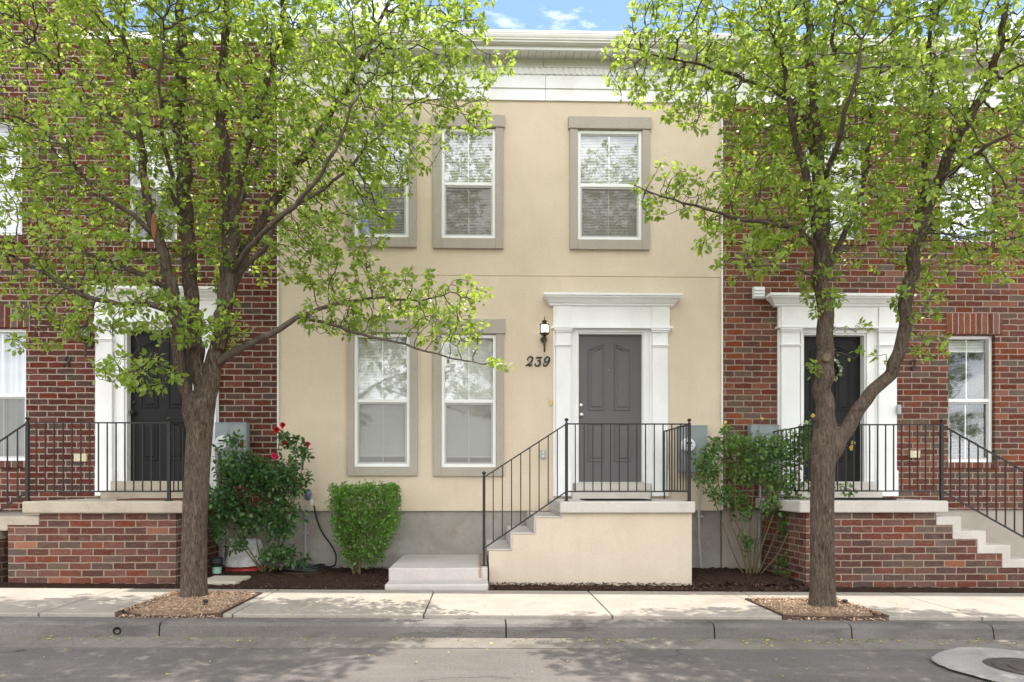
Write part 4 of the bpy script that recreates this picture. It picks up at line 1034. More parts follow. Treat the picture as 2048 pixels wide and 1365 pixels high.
class Skel:
    def __init__(s): s.p = []; s.par = []; s.fix = []
    def limb(s, pts, rads, attach=None, step=.10, seed=0):
        q, r = catmull(pts, rads, step); rr = random.Random(seed + len(s.p))
        if attach is None: par = -1
        else:
            A = np.array(s.p); d = ((A - np.array(q[0])) ** 2).sum(1); par = int(d.argmin())
        ids = []
        for i, (a, b) in enumerate(zip(q, r)):
            j = Vector((rr.gauss(0, .012), rr.gauss(0, .012), rr.gauss(0, .006))) if attach is not None and i else Vector((0, 0, 0))
            s.p.append(tuple(a + j)); s.par.append(par); s.fix.append(b); par = len(s.p) - 1; ids.append(par)
        return ids
    def grow(s, attr, step=.085, kill=.14, infl=1.6, iters=160, seed=1, ymax=-.35, up=.06, budget=20000):
        rr = np.random.default_rng(seed)
        A = np.array(attr); Pn = np.array(s.p); best = np.full(len(A), 1e9); idx = np.zeros(len(A), int)
        first = np.arange(len(Pn)); new = Pn; newid = first; alive = np.ones(len(A), bool)
        ok_start = np.array([f is not None and f < .12 for f in s.fix])
        pen = np.where(ok_start, 0, 5.0)
        for i0 in range(0, len(new), 400):
            d = np.sqrt(((A[:, None, :] - new[None, i0:i0 + 400, :]) ** 2).sum(2)) + pen[None, i0:i0 + 400]
            k = d.argmin(1); m = d[np.arange(len(A)), k]; u = m < best; best[u] = m[u]; idx[u] = newid[i0 + k[u]]
        for it in range(iters):
            act = alive & (best < infl + (3 if it < 60 else 0))
            if not act.any() or len(s.p) > budget: break
            ids = idx[act]; Pn = np.array(s.p)
            v = A[act] - Pn[ids]; v /= np.linalg.norm(v, axis=1, keepdims=True) + 1e-9
            uq, inv = np.unique(ids, return_inverse=True)
            acc = np.zeros((len(uq), 3)); np.add.at(acc, inv, v)
            acc /= np.linalg.norm(acc, axis=1, keepdims=True) + 1e-9
            acc += rr.normal(0, .28, acc.shape); acc[:, 2] += up
            acc /= np.linalg.norm(acc, axis=1, keepdims=True) + 1e-9
            newp = Pn[uq] + acc * step; newp[:, 1] = np.minimum(newp[:, 1], ymax)
            base = len(s.p)
            s.p += [tuple(q) for q in newp]; s.par += [int(q) for q in uq]; s.fix += [None] * len(uq)
            d = np.sqrt(((A[:, None, :] - newp[None, :, :]) ** 2).sum(2)); k = d.argmin(1); m = d[np.arange(len(A)), k]
            u = m < best; best[u] = m[u]; idx[u] = base + k[u]
            alive &= best > kill
    def radii(s, tip=.0031, e=2.35):
        n = len(s.p); acc = np.zeros(n); s.nch = np.zeros(n, int); r = np.zeros(n)
        for i in range(n - 1, -1, -1):
            r[i] = (acc[i]) ** (1 / e) if acc[i] > 0 else tip
            if s.fix[i] is not None: r[i] = s.fix[i]
            p = s.par[i]
            if p >= 0: acc[p] += min(r[i], .03) ** e; s.nch[p] += 1
        for i in range(n):
            p = s.par[i]
            if p >= 0 and s.fix[i] is None: r[i] = min(r[i], r[p] * .93 + .0002)
        s.r = r; return r
    def chains(s):
        n = len(s.p); kids = [[] for _ in range(n)]
        for i, p in enumerate(s.par):
            if p >= 0: kids[p].append(i)
        roots = [i for i, p in enumerate(s.par) if p < 0]; st = [(-1, r) for r in roots]; out = []
        while st:
            pre, i = st.pop(); ch = ([pre] if pre >= 0 else []) + [i]
            while kids[i]:
                ks = sorted(kids[i], key=lambda k: -s.r[k])
                for k in ks[1:]: st.append((i, k))
                i = ks[0]; ch.append(i)
            out.append(ch)
        return out

def leaves_mesh(name, base, axis, nrm, size, parent, mat, wid=.62, fold=.22, kind=None, droop=.12):
    n = len(base); axis = axis / (np.linalg.norm(axis, axis=1, keepdims=True) + 1e-9)
    side = np.cross(axis, nrm); side /= (np.linalg.norm(side, axis=1, keepdims=True) + 1e-9); nn = np.cross(side, axis)
    S = size[:, None]; w = wid * .5
    def pt(u, v, h): return base + axis * (S * u) + side * (S * v) + nn * (S * h)
    V = np.stack([pt(0, 0, 0), pt(.26, w * .86, fold * w), pt(.62, w * .84, fold * w - droop * .3), pt(1, 0, -droop), pt(.62, -w * .84, fold * w - droop * .3), pt(.26, -w * .86, fold * w), pt(.45, 0, -.01)], 1).reshape(-1, 3)
    o0 = LOC[parent.name]; V -= np.array(o0)
    fc = np.array([[0, 1, 2, 6], [6, 2, 3, 3], [0, 6, 4, 5], [6, 3, 4, 4]])
    tri = np.array([[0, 6, 1], [1, 6, 2], [6, 3, 2], [0, 5, 6], [5, 4, 6], [6, 4, 3]])
    Fa = (np.arange(n)[:, None, None] * 7 + tri[None]).reshape(-1, 3)
    me = bpy.data.meshes.new(name); me.vertices.add(len(V)); me.vertices.foreach_set('co', V.astype(np.float32).ravel())
    me.loops.add(Fa.size); me.loops.foreach_set('vertex_index', Fa.ravel().astype(np.int32))
    me.polygons.add(len(Fa)); me.polygons.foreach_set('loop_start', np.arange(0, Fa.size, 3, dtype=np.int32)); me.polygons.foreach_set('loop_total', np.full(len(Fa), 3, np.int32))
    me.polygons.foreach_set('use_smooth', np.ones(len(Fa), bool))
    me.update(); me.validate(); me.materials.append(M[mat])
    o = bpy.data.objects.new(name, me); COL.objects.link(o); o.parent = parent; LOC[o.name] = o0
    return o

def leaf_points(sk, rr, rmax, p_side, n_tip, n_side, lmin, lmax, pet=.03):
    B, A, Nn, Sz = [], [], [], []
    n = len(sk.p); pp = np.array(sk.p)
    for i in range(n):
        if sk.fix[i] is not None and sk.r[i] > rmax: continue
        if sk.r[i] > rmax: continue
        tip = sk.nch[i] == 0
        if not tip and rr.random() > p_side: continue
        d = pp[i] - pp[sk.par[i]]; d /= np.linalg.norm(d) + 1e-9
        m = rr.integers(*n_tip) if tip else rr.integers(*n_side)
        ph = rr.random() * 6.28
        for k in range(m):
            a = ph + k * 2.4; ref = np.array([0, 0, 1.]) if abs(d[2]) < .9 else np.array([1., 0, 0])
            s1 = np.cross(d, ref); s1 /= np.linalg.norm(s1); s2 = np.cross(d, s1)
            ax = s1 * math.cos(a) + s2 * math.sin(a) + d * rr.uniform(.2, .9) + np.array([0, 0, rr.uniform(-.35, .25)])
            ax /= np.linalg.norm(ax)
            nv = np.array([0, 0, 1.]) + rr.normal(0, .55, 3)
            B.append(pp[i] + ax * rr.uniform(.4, 1.2) * pet + d * rr.uniform(-.04, .03)); A.append(ax); Nn.append(nv); Sz.append(rr.uniform(lmin, lmax) * (1.12 if tip else .92))
    return map(np.array, (B, A, Nn, Sz))

def blob_points(blobs, rr, dens=1.0):
    out = []
    for (px, py, Y, rx, ry, rz, n) in blobs:
        c = P(px, py, Y)
        m = int(n * dens); u = rr.normal(0, 1, (m, 3)); u /= np.linalg.norm(u, axis=1, keepdims=True); u *= (rr.random((m, 1)) ** .42)
        q = np.array(c) + u * np.array([rx, ry, rz]); out.append(q)
    a = np.concatenate(out); a[:, 1] = np.minimum(a[:, 1], -.42); return a

def build_tree(label, base, limbs, blobs, seed, dens=2.0, scars=()):
    rr = np.random.default_rng(seed)
    root = thing('street_tree', label, 'tree', base, 'street trees along the sidewalk')
    sk = Skel(); lid = []
    for k, lb in enumerate(limbs): lid.append(sk.limb(lb[0], lb[1], None if k == 0 else 1, seed=seed))
    sk.grow(blob_points(blobs, rr, dens), step=.075, kill=.10, seed=seed, budget=40000)
    sk.radii()
    tk = MB()
    for k, lb in enumerate(limbs):
        q = [sk.p[i] for i in lid[k]]; r_ = [sk.r[i] for i in lid[k]]
        if k and sk.par[lid[k][0]] >= 0: pass
        big = max(r_) > .045
        if big:
            rr2 = random.Random(k); q2, r2 = catmull(q, r_, .03)
            tk.tube(q2, r2, 26, True, .022 if k == 0 else .016, seed=k + seed)
    if True:   # root flare
        b0 = Vector(limbs[0][0][0])
        for a in np.linspace(0, 6.28, 6, endpoint=False):
            a += .3 * seed; d = Vector((math.cos(a), math.sin(a), 0)); r0 = limbs[0][1][0]
            tk.tube([b0 + d * r0 * .50 + Vector((0, 0, .30)), b0 + d * r0 * .62 + Vector((0, 0, .12)), b0 + d * r0 * .88 + Vector((0, 0, -.03))], [r0 * .30, r0 * .34, r0 * .36], 10)
    t = tk.build('trunk', 'bark', root, recalc=False)
    rm = t.modifiers.new('weld', 'REMESH'); rm.mode = 'VOXEL'; rm.voxel_size = .012; rm.use_smooth_shade = True
    sm = t.modifiers.new('soft', 'SMOOTH'); sm.iterations = 2
    bmain = MB(); tw = MB()
    for k, lb in enumerate(limbs):
        r_ = [sk.r[i] for i in lid[k]]
        if max(r_) <= .045:
            q = [sk.p[i] for i in lid[k]]
            if sk.par[lid[k][0]] >= 0: q = [sk.p[sk.par[lid[k][0]]]] + q; r_ = [r_[0]] + r_
            bmain.tube(q, r_, 9, True, .02, seed=k)
    lim = {i for l in lid for i in l}
    for ch in sk.chains():
        # split out the runs that are not hand-laid limbs
        run = []
        for i in ch:
            if i in lim:
                if len(run) > 1: pass
                run = [i]
            else:
                run.append(i)
        if len(run) < 2: continue
        q = [sk.p[i] for i in run]; r_ = [sk.r[i] for i in run]; r_[0] = min(r_[0], r_[1] * 1.15)
        tw.tube(q, r_, 6 if max(r_) > .01 else 4, True)
    if bmain.v: bmain.build('limbs', 'twig', root, recalc=False, smooth=True)
    tw.build('twigs', 'twig', root, recalc=False, smooth=True)
    B, A, Nn, Sz = leaf_points(sk, rr, .0095, .50, (8, 14), (2, 5), .036, .070, pet=.024)
    leaves_mesh('crown', B, A, Nn, Sz, root, 'leaf')
    for (px, py, Y, h, w) in scars:
        c = P(px, py, Y); MB().lathe([(.0, -h), (w * .6, -h * .8), (w, 0), (w * .6, h * .8), (.0, h)], c, 10).build('bark_scar', 'scar', root, smooth=True)
    open('/tmp/cnt.txt','a').write(str((len(sk.p),len(B)))+'\n');print('TREE nodes', len(sk.p), 'leaves', len(B))
    return root, sk

def LB(pts, rads): return ([P(a, b, c) for a, b, c in pts], [q * (.86 if max(rads) > .09 else .95) for q in rads])
YL = -2.45
left_limbs = [
    LB([(389, 1212, YL), (388, 1150, YL), (389, 1050, YL), (394, 950, YL), (400, 860, YL), (405, 800, YL)], [.160, .146, .140, .140, .146, .150]),
    LB([(404, 812, YL), (392, 700, YL + .02), (383, 600, YL + .05), (376, 480, YL + .1), (364, 330, YL + .15), (357, 230, YL + .15), (364, 100, YL + .2), (360, -80, YL + .2), (380, -260, YL + .2)], [.100, .090, .086, .086, .085, .078, .058, .042, .025]),
    LB([(412, 812, YL - .02), (432, 720, YL), (444, 640, YL), (453, 560, YL + .02), (456, 440, YL + .05), (449, 320, YL + .05), (442, 200, YL + .1), (452, 50, YL + .1), (446, -120, YL + .1), (470, -280, YL)], [.108, .098, .090, .084, .077, .070, .058, .046, .032, .018]),
    LB([(384, 860, YL - .04), (368, 775, YL - .11), (357, 700, YL - .16), (352, 630, YL - .18), (335, 545, YL - .22), (312, 470, YL - .25), (296, 400, YL - .25), (286, 330, YL - .25), (282, 260, YL - .3), (266, 160, YL - .3), (246, 50, YL - .35), (236, -80, YL - .4)], [.060, .060, .060, .060, .058, .052, .046, .040, .034, .027, .022, .014]),
    LB([(438, 700, YL - .05), (456, 610, YL - .08), (466, 520, YL - .10), (472, 420, YL - .08), (484, 330, YL - .08), (512, 240, YL - .08), (540, 150, YL), (565, 40, YL), (575, -80, YL)], [.062, .056, .050, .045, .042, .036, .030, .024, .014]),
    LB([(452, 610, YL + .05), (484, 520, YL + .12), (520, 450, YL + .2), (560, 385, YL + .25), (618, 300, YL + .28), (668, 215, YL + .3), (722, 120, YL + .3), (770, 20, YL + .3), (810, -100, YL + .3)], [.066, .060, .052, .047, .040, .034, .027, .022, .014]),
    LB([(440, 725, YL - .03), (490, 692, YL - .06), (540, 668, YL - .05), (585, 645, YL), (640, 618, YL + .05), (700, 602, YL + .1), (770, 596, YL + .12), (840, 602, YL + .15), (900, 585, YL + .15)], [.046, .038, .034, .030, .022, .018, .014, .011, .007]),
    LB([(605, 637, YL), (660, 648, YL - .1), (720, 668, YL - .15), (790, 682, YL - .15), (850, 702, YL - .15), (920, 722, YL - .15), (985, 728, YL - .15)], [.020, .018, .016, .013, .011, .008, .005]),
    LB([(480, 545, YL - .1), (520, 500, YL - .2), (560, 435, YL - .25), (625, 392, YL - .25), (690, 345, YL - .25), (735, 290, YL - .25), (770, 262, YL - .25)], [.030, .026, .022, .018, .015, .011, .007]),
    LB([(388, 690, YL - .15), (362, 655, YL - .22), (335, 622, YL - .28), (295, 606, YL - .32), (240, 608, YL - .35), (165, 592, YL - .38), (110, 560, YL - .4), (55, 530, YL - .4), (-20, 495, YL - .4)], [.046, .040, .036, .031, .026, .022, .019, .016, .012]),
    LB([(350, 600, YL - .12), (305, 560, YL - .05), (245, 535, YL), (190, 512, YL + .05), (120, 492, YL + .05), (40, 470, YL + .05)], [.032, .027, .022, .018, .013, .008]),
    LB([(316, 480, YL - .25), (270, 430, YL - .35), (228, 408, YL - .4), (190, 385, YL - .42), (150, 330, YL - .45), (105, 275, YL - .5), (45, 240, YL - .5)], [.030, .025, .022, .019, .015, .011, .007]),
    LB([(284, 300, YL - .28), (245, 250, YL - .35), (190, 205, YL - .4), (140, 170, YL - .45), (85, 105, YL - .5), (40, 40, YL - .5)], [.026, .023, .019, .015, .011, .007]),
    LB([(376, 470, YL + .1), (350, 400, YL - .1), (330, 300, YL - .4), (322, 180, YL - .7), (330, 60, YL - .9)], [.03, .026, .022, .016, .010]),
    LB([(455, 470, YL + .05), (490, 380, YL + .4), (530, 280, YL + .7), (560, 160, YL + .9), (590, 40, YL + 1.0)], [.032, .027, .022, .017, .010]),
    LB([(450, 560, YL), (520, 470, YL - .5), (600, 400, YL - .8), (660, 320, YL - 1.0), (720, 180, YL - 1.1)], [.03, .026, .021, .016, .009]),
    LB([(368, 760, YL - .14), (345, 735, YL - .3), (310, 722, YL - .42), (270, 735, YL - .5), (225, 765, YL - .55)], [.014, .012, .010, .008, .005]),
]
left_blobs = [
    (120, 110, -2.7, 1.15, 1.4, .9, 330), (330, 90, -2.5, .9, 1.5, .95, 330), (560, 110, -2.5, 1.0, 1.5, .95, 370), (780, 130, -2.4, .75, 1.3, .75, 260),
    (905, 190, -2.3, .48, .7, .42, 95), (1005, 130, -2.3, .26, .3, .10, 18), (920, 40, -2.3, .35, .6, .3, 45),
    (90, 350, -2.7, .9, 1.2, .55, 220), (320, 330, -2.5, .8, 1.4, .6, 160), (560, 320, -2.4, .8, 1.4, .6, 225), (740, 310, -2.4, .62, 1.0, .40, 150),
    (60, 520, -2.8, .7, 1.0, .36, 110), (230, 520, -2.7, .6, 1.0, .40, 85), (430, 490, -2.3, .6, 1.1, .42, 70), (640, 510, -2.4, .55, .9, .36, 135),
    (720, 430, -2.4, .35, .7, .3, 60), (800, 590, -2.3, .62, .7, .20, 115), (890, 655, -2.4, .45, .5, .22, 75), (690, 640, -2.4, .5, .6, .22, 80), (930, 590, -2.3, .25, .4, .14, 26),
    (992, 728, -2.6, .12, .2, .09, 7), (280, 625, -2.9, .5, .6, .24, 75), (275, 745, -3.0, .42, .4, .20, 62), (130, 640, -2.9, .5, .5, .17, 45), (380, 655, -3.0, .34, .4, .22, 42),
    (450, 650, -2.7, .25, .4, .25, 26), (60, 690, -2.9, .2, .3, .07, 8),
    (0, -130, -2.7, 1.2, 1.6, .9, 200), (300, -180, -2.6, 1.2, 1.7, 1.0, 260), (620, -160, -2.6, 1.2, 1.7, 1.0, 260), (880, -80, -2.4, .7, 1.2, .6, 120), (430, -400, -2.5, 1.3, 1.5, .9, 200), (350, -260, -4.1, 1.6, .8, .6, 130), (-250, 0, -2.9, .9, 1.4, 1.2, 120),  # clump nearest the road hangs out of view, added to shade the asphalt
]
lb_ = Vector((left_limbs[0][0][0].x, YL, g(left_limbs[0][0][0].x)))
TL, SKL = build_tree('broad leafy street tree with a thick many-stemmed trunk, left of the tan house', lb_, left_limbs, left_blobs, 5, 2.3,
                     scars=((308, 452, YL - .29, .13, .030), (294, 372, YL - .28, .10, .022)))
YR_ = -2.85
right_limbs = [
    LB([(1645, 1232, YR_), (1645, 1180, YR_), (1645, 1080, YR_), (1645, 980, YR_), (1647, 900, YR_), (1648, 860, YR_)], [.160, .138, .128, .126, .136, .115]),
    LB([(1647, 900, YR_), (1648, 780, YR_), (1648, 680, YR_), (1644, 580, YR_), (1643, 480, YR_), (1640, 360, YR_ + .05), (1628, 230, YR_ + .05), (1620, 100, YR_ + .05), (1612, -60, YR_), (1605, -220, YR_)], [.112, .098, .090, .085, .080, .076, .058, .044, .030, .016]),
    LB([(1658, 915, YR_), (1690, 860, YR_ - .03), (1735, 800, YR_ - .06), (1778, 748, YR_ - .08), (1803, 690, YR_ - .1), (1812, 610, YR_ - .1), (1824, 520, YR_ - .1), (1850, 425, YR_ - .1), (1882, 350, YR_ - .12), (1922, 262, YR_ - .2), (1975, 170, YR_ - .25), (2006, 60, YR_ - .3), (2020, -80, YR_ - .3)], [.095, .084, .074, .070, .070, .068, .066, .064, .058, .050, .044, .034, .020]),
    LB([(1811, 630, YR_ - .1), (1822, 540, YR_ + .02), (1838, 440, YR_ + .08), (1852, 320, YR_ + .1), (1860, 200, YR_ + .1), (1862, 60, YR_ + .1), (1870, -80, YR_)], [.05, .044, .038, .032, .026, .020, .012]),
    LB([(1643, 540, YR_), (1632, 450, YR_ - .08), (1612, 350, YR_ - .15), (1585, 250, YR_ - .2), (1568, 130, YR_ - .2), (1560, 0, YR_ - .2)], [.052, .046, .038, .030, .022, .013]),
    LB([(1646, 560, YR_ + .03), (1675, 500, YR_ + .15), (1705, 440, YR_ + .2), (1728, 370, YR_ + .25), (1742, 270, YR_ + .3), (1760, 140, YR_ + .3)], [.036, .030, .026, .022, .016, .010]),
    LB([(1640, 500, YR_), (1595, 460, YR_ - .15), (1530, 445, YR_ - .2), (1460, 435, YR_ - .2), (1390, 410, YR_ - .2), (1320, 395, YR_ - .2), (1270, 370, YR_ - .2)], [.034, .026, .021, .017, .013, .009, .005]),
    LB([(1622, 250, YR_), (1575, 195, YR_ + .05), (1510, 165, YR_ + .1), (1430, 140, YR_ + .1), (1350, 120, YR_ + .1), (1260, 95, YR_ + .1)], [.032, .026, .021, .016, .011, .006]),
    LB([(1640, 380, YR_ - .05), (1670, 300, YR_ - .5), (1700, 200, YR_ - .8), (1720, 80, YR_ - 1.0)], [.03, .025, .019, .010]),
    LB([(1636, 330, YR_ + .05), (1600, 250, YR_ + .5), (1570, 160, YR_ + .9), (1540, 60, YR_ + 1.1)], [.03, .025, .019, .010]),
    LB([(1870, 380, YR_ - .1), (1920, 330, YR_ - .5), (1980, 290, YR_ - .8), (2050, 240, YR_ - 1.0)], [.03, .025, .018, .010]),
    LB([(1835, 480, YR_ - .08), (1890, 440, YR_ + .2), (1950, 420, YR_ + .4), (2030, 415, YR_ + .5)], [.026, .02, .014, .008]),
    LB([(1630, 260, YR_), (1660, 170, YR_), (1668, 60, YR_), (1690, -60, YR_)], [.03, .024, .018, .01]),
    LB([(1644, 560, YR_), (1600, 540, YR_ - .2), (1545, 530, YR_ - .25), (1490, 535, YR_ - .25)], [.014, .012, .009, .005]),
]
right_blobs = [
    (1320, 105, -2.7, .60, .9, .36, 170), (1470, 110, -2.8, .75, 1.2, .62, 320), (1680, 90, -2.8, .85, 1.4, .75, 350), (1900, 110, -2.9, .9, 1.4, .8, 330), (2060, 230, -3.0, .6, 1.3, .9, 220),
    (1560, 260, -2.8, .55, 1.1, .42, 190), (1710, 280, -2.8, .75, 1.3, .5, 230), (1880, 320, -2.9, .75, 1.2, .5, 200), (1395, 195, -2.8, .35, .6, .16, 45),
    (1480, 400, -2.9, .48, .7, .32, 130), (1340, 385, -3.0, .38, .5, .22, 62), (1600, 430, -2.9, .5, .8, .38, 140), (1500, 520, -3.0, .36, .5, .16, 48), (1420, 480, -3.0, .2, .4, .14, 20),
    (1640, 570, -2.9, .24, .3, .36, 36), (1780, 450, -2.9, .5, .8, .4, 100), (1930, 480, -2.9, .55, .9, .38, 115), (2040, 480, -3.0, .4, .8, .4, 80),
    (1830, 610, -3.0, .24, .3, .28, 36), (1865, 695, -3.1, .18, .2, .13, 18), (1735, 715, -3.0, .13, .12, .05, 7), (1630, 735, -3.0, .09, .1, .06, 5), (1700, 660, -3.0, .22, .15, .06, 9),
    (1430, -110, -2.7, .8, 1.2, .5, 110), (1700, -150, -2.8, 1.2, 1.6, .9, 250), (1980, -130, -2.9, 1.1, 1.6, .9, 220), (1800, -380, -2.8, 1.2, 1.4, .8, 170), (2250, 50, -2.9, .8, 1.4, 1.2, 170), (1780, -260, -4.2, 1.6, .8, .6, 150), (1450, -250, -3.4, .8, .9, .5, 60),  # unseen clump furthest out over the road is put in for its shade
]
rb_ = Vector((right_limbs[0][0][0].x, YR_, g(right_limbs[0][0][0].x)))
TR, SKR = build_tree('forked leafy street tree, one stem leaning right, in front of the red brick house', rb_, right_limbs, right_blobs, 9, 2.3)
kn = P(1653, 716, YR_ - .10); MB().lathe([(.045, .02), (.042, -.012), (.028, -.020), (.012, -.012), (.0, -.012)], (kn.x, kn.y, kn.z), 16, 'y').build('bark_scar', 'cane', TR, smooth=True)

def rose(label, base, canes, blobs, dead_blobs, flowers, leafmat, seed, cane_r=.010, leaf=(.028, .050), p_side=.7):
    rr = np.random.default_rng(seed); root = thing('rose_bush', label, 'rose bush', base, 'rose bushes against the houses')
    sk = Skel(); ids = []
    for k, c in enumerate(canes):
        n = len(c); ids.append(sk.limb([P(*q) for q in c], [cane_r * (1 - .55 * i / (n - 1)) for i in range(n)], None if True else 0, step=.05, seed=k))
    sk.grow(blob_points(blobs, rr, 2.2), step=.04, kill=.05, infl=1.0, seed=seed, ymax=-.08, up=.1)
    sk.radii(.0016, 2.4)
    cm = MB()
    for ch in sk.chains():
        q = [sk.p[i] for i in ch]; r_ = [sk.r[i] for i in ch]; cm.tube(q, r_, 6, True)
    cm.build('canes', 'cane', root, recalc=False, smooth=True)
    B, A, Nn, Sz = leaf_points(sk, rr, .0055, p_side, (4, 7), (3, 5), *leaf, pet=.03)
    # leaves hold to the foliage masses
    leaves_mesh('leaves', B, A, Nn, Sz, root, leafmat, .66, .25)
    if dead_blobs:
        s2 = Skel()
        for k, c in enumerate(dead_blobs[0]): n = len(c); s2.limb([P(*q) for q in c], [cane_r * .6 * (1 - .6 * i / (n - 1)) for i in range(n)], None, step=.05, seed=k)
        s2.grow(blob_points(dead_blobs[1], rr), step=.05, kill=.08, infl=.8, seed=seed + 1, ymax=-.08); s2.radii(.0026)
        cm = MB()
        for ch in s2.chains(): cm.tube([s2.p[i] for i in ch], [s2.r[i] for i in ch], 5, True)
        cm.build('dead_canes', 'deadcane', root, recalc=False, smooth=True)
    pp = np.array(sk.p)
    for (px, py, Y, r_, mt) in flowers:
        c = np.array(P(px, py, Y)); B, A, Nn, Sz = [], [], [], []
        for k in range(16):
            a = k * 2.4; t = k / 16
            ax = np.array([math.cos(a) * (.25 + t), -.75 + .55 * t, math.sin(a) * (.25 + t) + .25]); B.append(c + rr.normal(0, .003, 3)); A.append(ax); Nn.append(np.array([0, -1., .35]) + rr.normal(0, .2, 3)); Sz.append(r_ * (.85 + .4 * t))
        leaves_mesh('flower', np.array(B), np.array(A), np.array(Nn), np.array(Sz), root, mt, 1.0, .4)
        # stem down to the nearest cane
        j = int(((pp - c) ** 2).sum(1).argmin()); MB().tube([c, (c + pp[j]) / 2 + np.array([0.005, 0, .01]), pp[j]], [.002, .0025, .003], 5).build('flower_stem', 'cane', root, recalc=False)
    return root
yr = -.62
rose('dark green rose bush with red blooms in front of the left meter', (PX(525, yr), yr, g(-2.9)),
     [[(525, 1150, yr), (505, 1110, yr), (470, 1060, yr), (445, 990, yr - .1), (435, 900, yr - .1)], [(527, 1150, yr), (515, 1090, yr), (500, 1000, yr), (490, 920, yr), (480, 880, yr)], [(530, 1150, yr), (532, 1080, yr), (540, 1000, yr), (552, 930, yr), (560, 870, yr)],
      [(535, 1150, yr), (560, 1100, yr), (580, 1030, yr), (600, 960, yr), (612, 900, yr)], [(528, 1150, yr), (490, 1100, yr - .1), (440, 1040, yr - .1), (430, 980, yr - .1)], [(532, 1152, yr), (555, 1130, yr - .1), (590, 1110, yr - .1)]],
     [(480, 935, yr, .30, .25, .22, 150), (540, 960, yr, .38, .28, .25, 200), (450, 1000, yr - .05, .22, .22, .28, 110), (580, 960, yr, .24, .2, .26, 100), (560, 1030, yr, .30, .2, .2, 80), (600, 900, yr, .12, .12, .14, 22), (565, 880, yr, .10, .1, .12, 16), (490, 1020, yr, .25, .2, .15, 70),
      (560, 1110, yr - .1, .25, .18, .15, 55), (440, 1060, yr - .1, .12, .1, .18, 40), (560, 1060, yr - .05, .22, .15, .12, 40), (500, 1050, yr - .05, .16, .12, .10, 30), (478, 1090, yr - .12, .14, .1, .10, 26), (470, 880, yr, .12, .12, .08, 16), (600, 1125, yr - .1, .14, .12, .07, 20)], None,
     [(554, 860, yr - .02, .044, 'red_petal'), (566, 851, yr, .038, 'red_petal'), (568, 886, yr, .034, 'pink_petal'), (616, 889, yr, .034, 'pink_petal'), (548, 911, yr - .05, .036, 'pink_petal'), (554, 915, yr - .05, .032, 'pink_petal'), (485, 890, yr - .04, .022, 'red_petal')], 'rose_leaf', 31, .011, (.046, .078), .85)
yq = -.60
rose('leggy rose bush with yellow blooms and bare canes behind the forked trunk', (PX(1505, yq), yq, g(3.5)),
     [[(1500, 1152, yq), (1490, 1080, yq), (1462, 1030, yq), (1440, 980, yq), (1430, 920, yq)], [(1502, 1152, yq), (1500, 1080, yq), (1505, 1000, yq), (1510, 930, yq), (1512, 870, yq)], [(1506, 1152, yq), (1512, 1080, yq), (1520, 1010, yq), (1540, 930, yq), (1560, 870, yq)],
      [(1498, 1152, yq), (1482, 1100, yq), (1455, 1020, yq), (1450, 940, yq), (1448, 870, yq)], [(1520, 1150, yq - .05), (1560, 1100, yq - .2), (1590, 1020, yq - .25), (1600, 930, yq - .25), (1615, 850, yq - .25)], [(1515, 1152, yq), (1555, 1060, yq - .1), (1590, 960, yq - .2), (1625, 850, yq - .3)], [(1494, 1152, yq - .05), (1478, 1060, yq - .1), (1470, 980, yq - .1), (1478, 900, yq - .1)], [(1508, 1152, yq + .1), (1530, 1060, yq + .12), (1545, 980, yq + .1), (1535, 900, yq)], [(1489, 1152, yq), (1468, 1110, yq), (1432, 1010, yq), (1415, 950, yq)], [(1512, 1152, yq - .1), (1525, 1090, yq - .15), (1550, 1020, yq - .2), (1570, 940, yq - .2)]],
     [(1420, 930, yq, .22, .2, .20, 75), (1470, 890, yq, .28, .25, .14, 90), (1540, 900, yq, .32, .28, .18, 110), (1590, 900, yq - .1, .22, .2, .24, 80), (1590, 1010, yq - .15, .18, .15, .20, 42), (1410, 960, yq, .14, .14, .12, 26), (1450, 870, yq, .08, .1, .10, 12), (1500, 940, yq, .34, .25, .18, 95), (1440, 990, yq, .20, .2, .14, 40), (1560, 960, yq - .1, .26, .2, .22, 60), (1480, 1020, yq, .2, .15, .14, 22), (1615, 860, yq - .3, .12, .1, .14, 26),
      (1492, 1085, yq - .05, .10, .08, .14, 22), (1580, 1060, yq - .2, .14, .1, .18, 34), (1575, 1130, yq - .2, .12, .1, .08, 14), (1470, 1000, yq, .16, .1, .12, 26), (1545, 1010, yq - .2, .16, .1, .16, 30), (1425, 900, yq, .14, .12, .14, 26), (1700, 980, yq - .4, .06, .06, .12, 7)],
     ([[(1508, 1150, yq), (1520, 1070, yq), (1535, 1000, yq), (1530, 940, yq)], [(1512, 1150, yq), (1550, 1080, yq), (1565, 1010, yq)], [(1520, 1150, yq), (1560, 1110, yq), (1610, 1080, yq)]], [(1530, 980, yq - .12, .28, .2, .22, 140), (1550, 1070, yq - .12, .27, .2, .24, 90)]),
     [(1626, 832, yq - .3, .026, 'yellow_petal'), (1706, 886, yq - .45, .026, 'yellow_petal'), (1703, 896, yq - .46, .030, 'yellow_petal'), (1450, 845, yq, .024, 'yellow_petal'), (1445, 852, yq, .020, 'yellow_petal'), (1612, 846, yq - .3, .03, 'white_petal'), (1524, 838, yq, .02, 'yellow_petal')], 'rose_leaf2', 47, .0095, (.038, .066), .85)
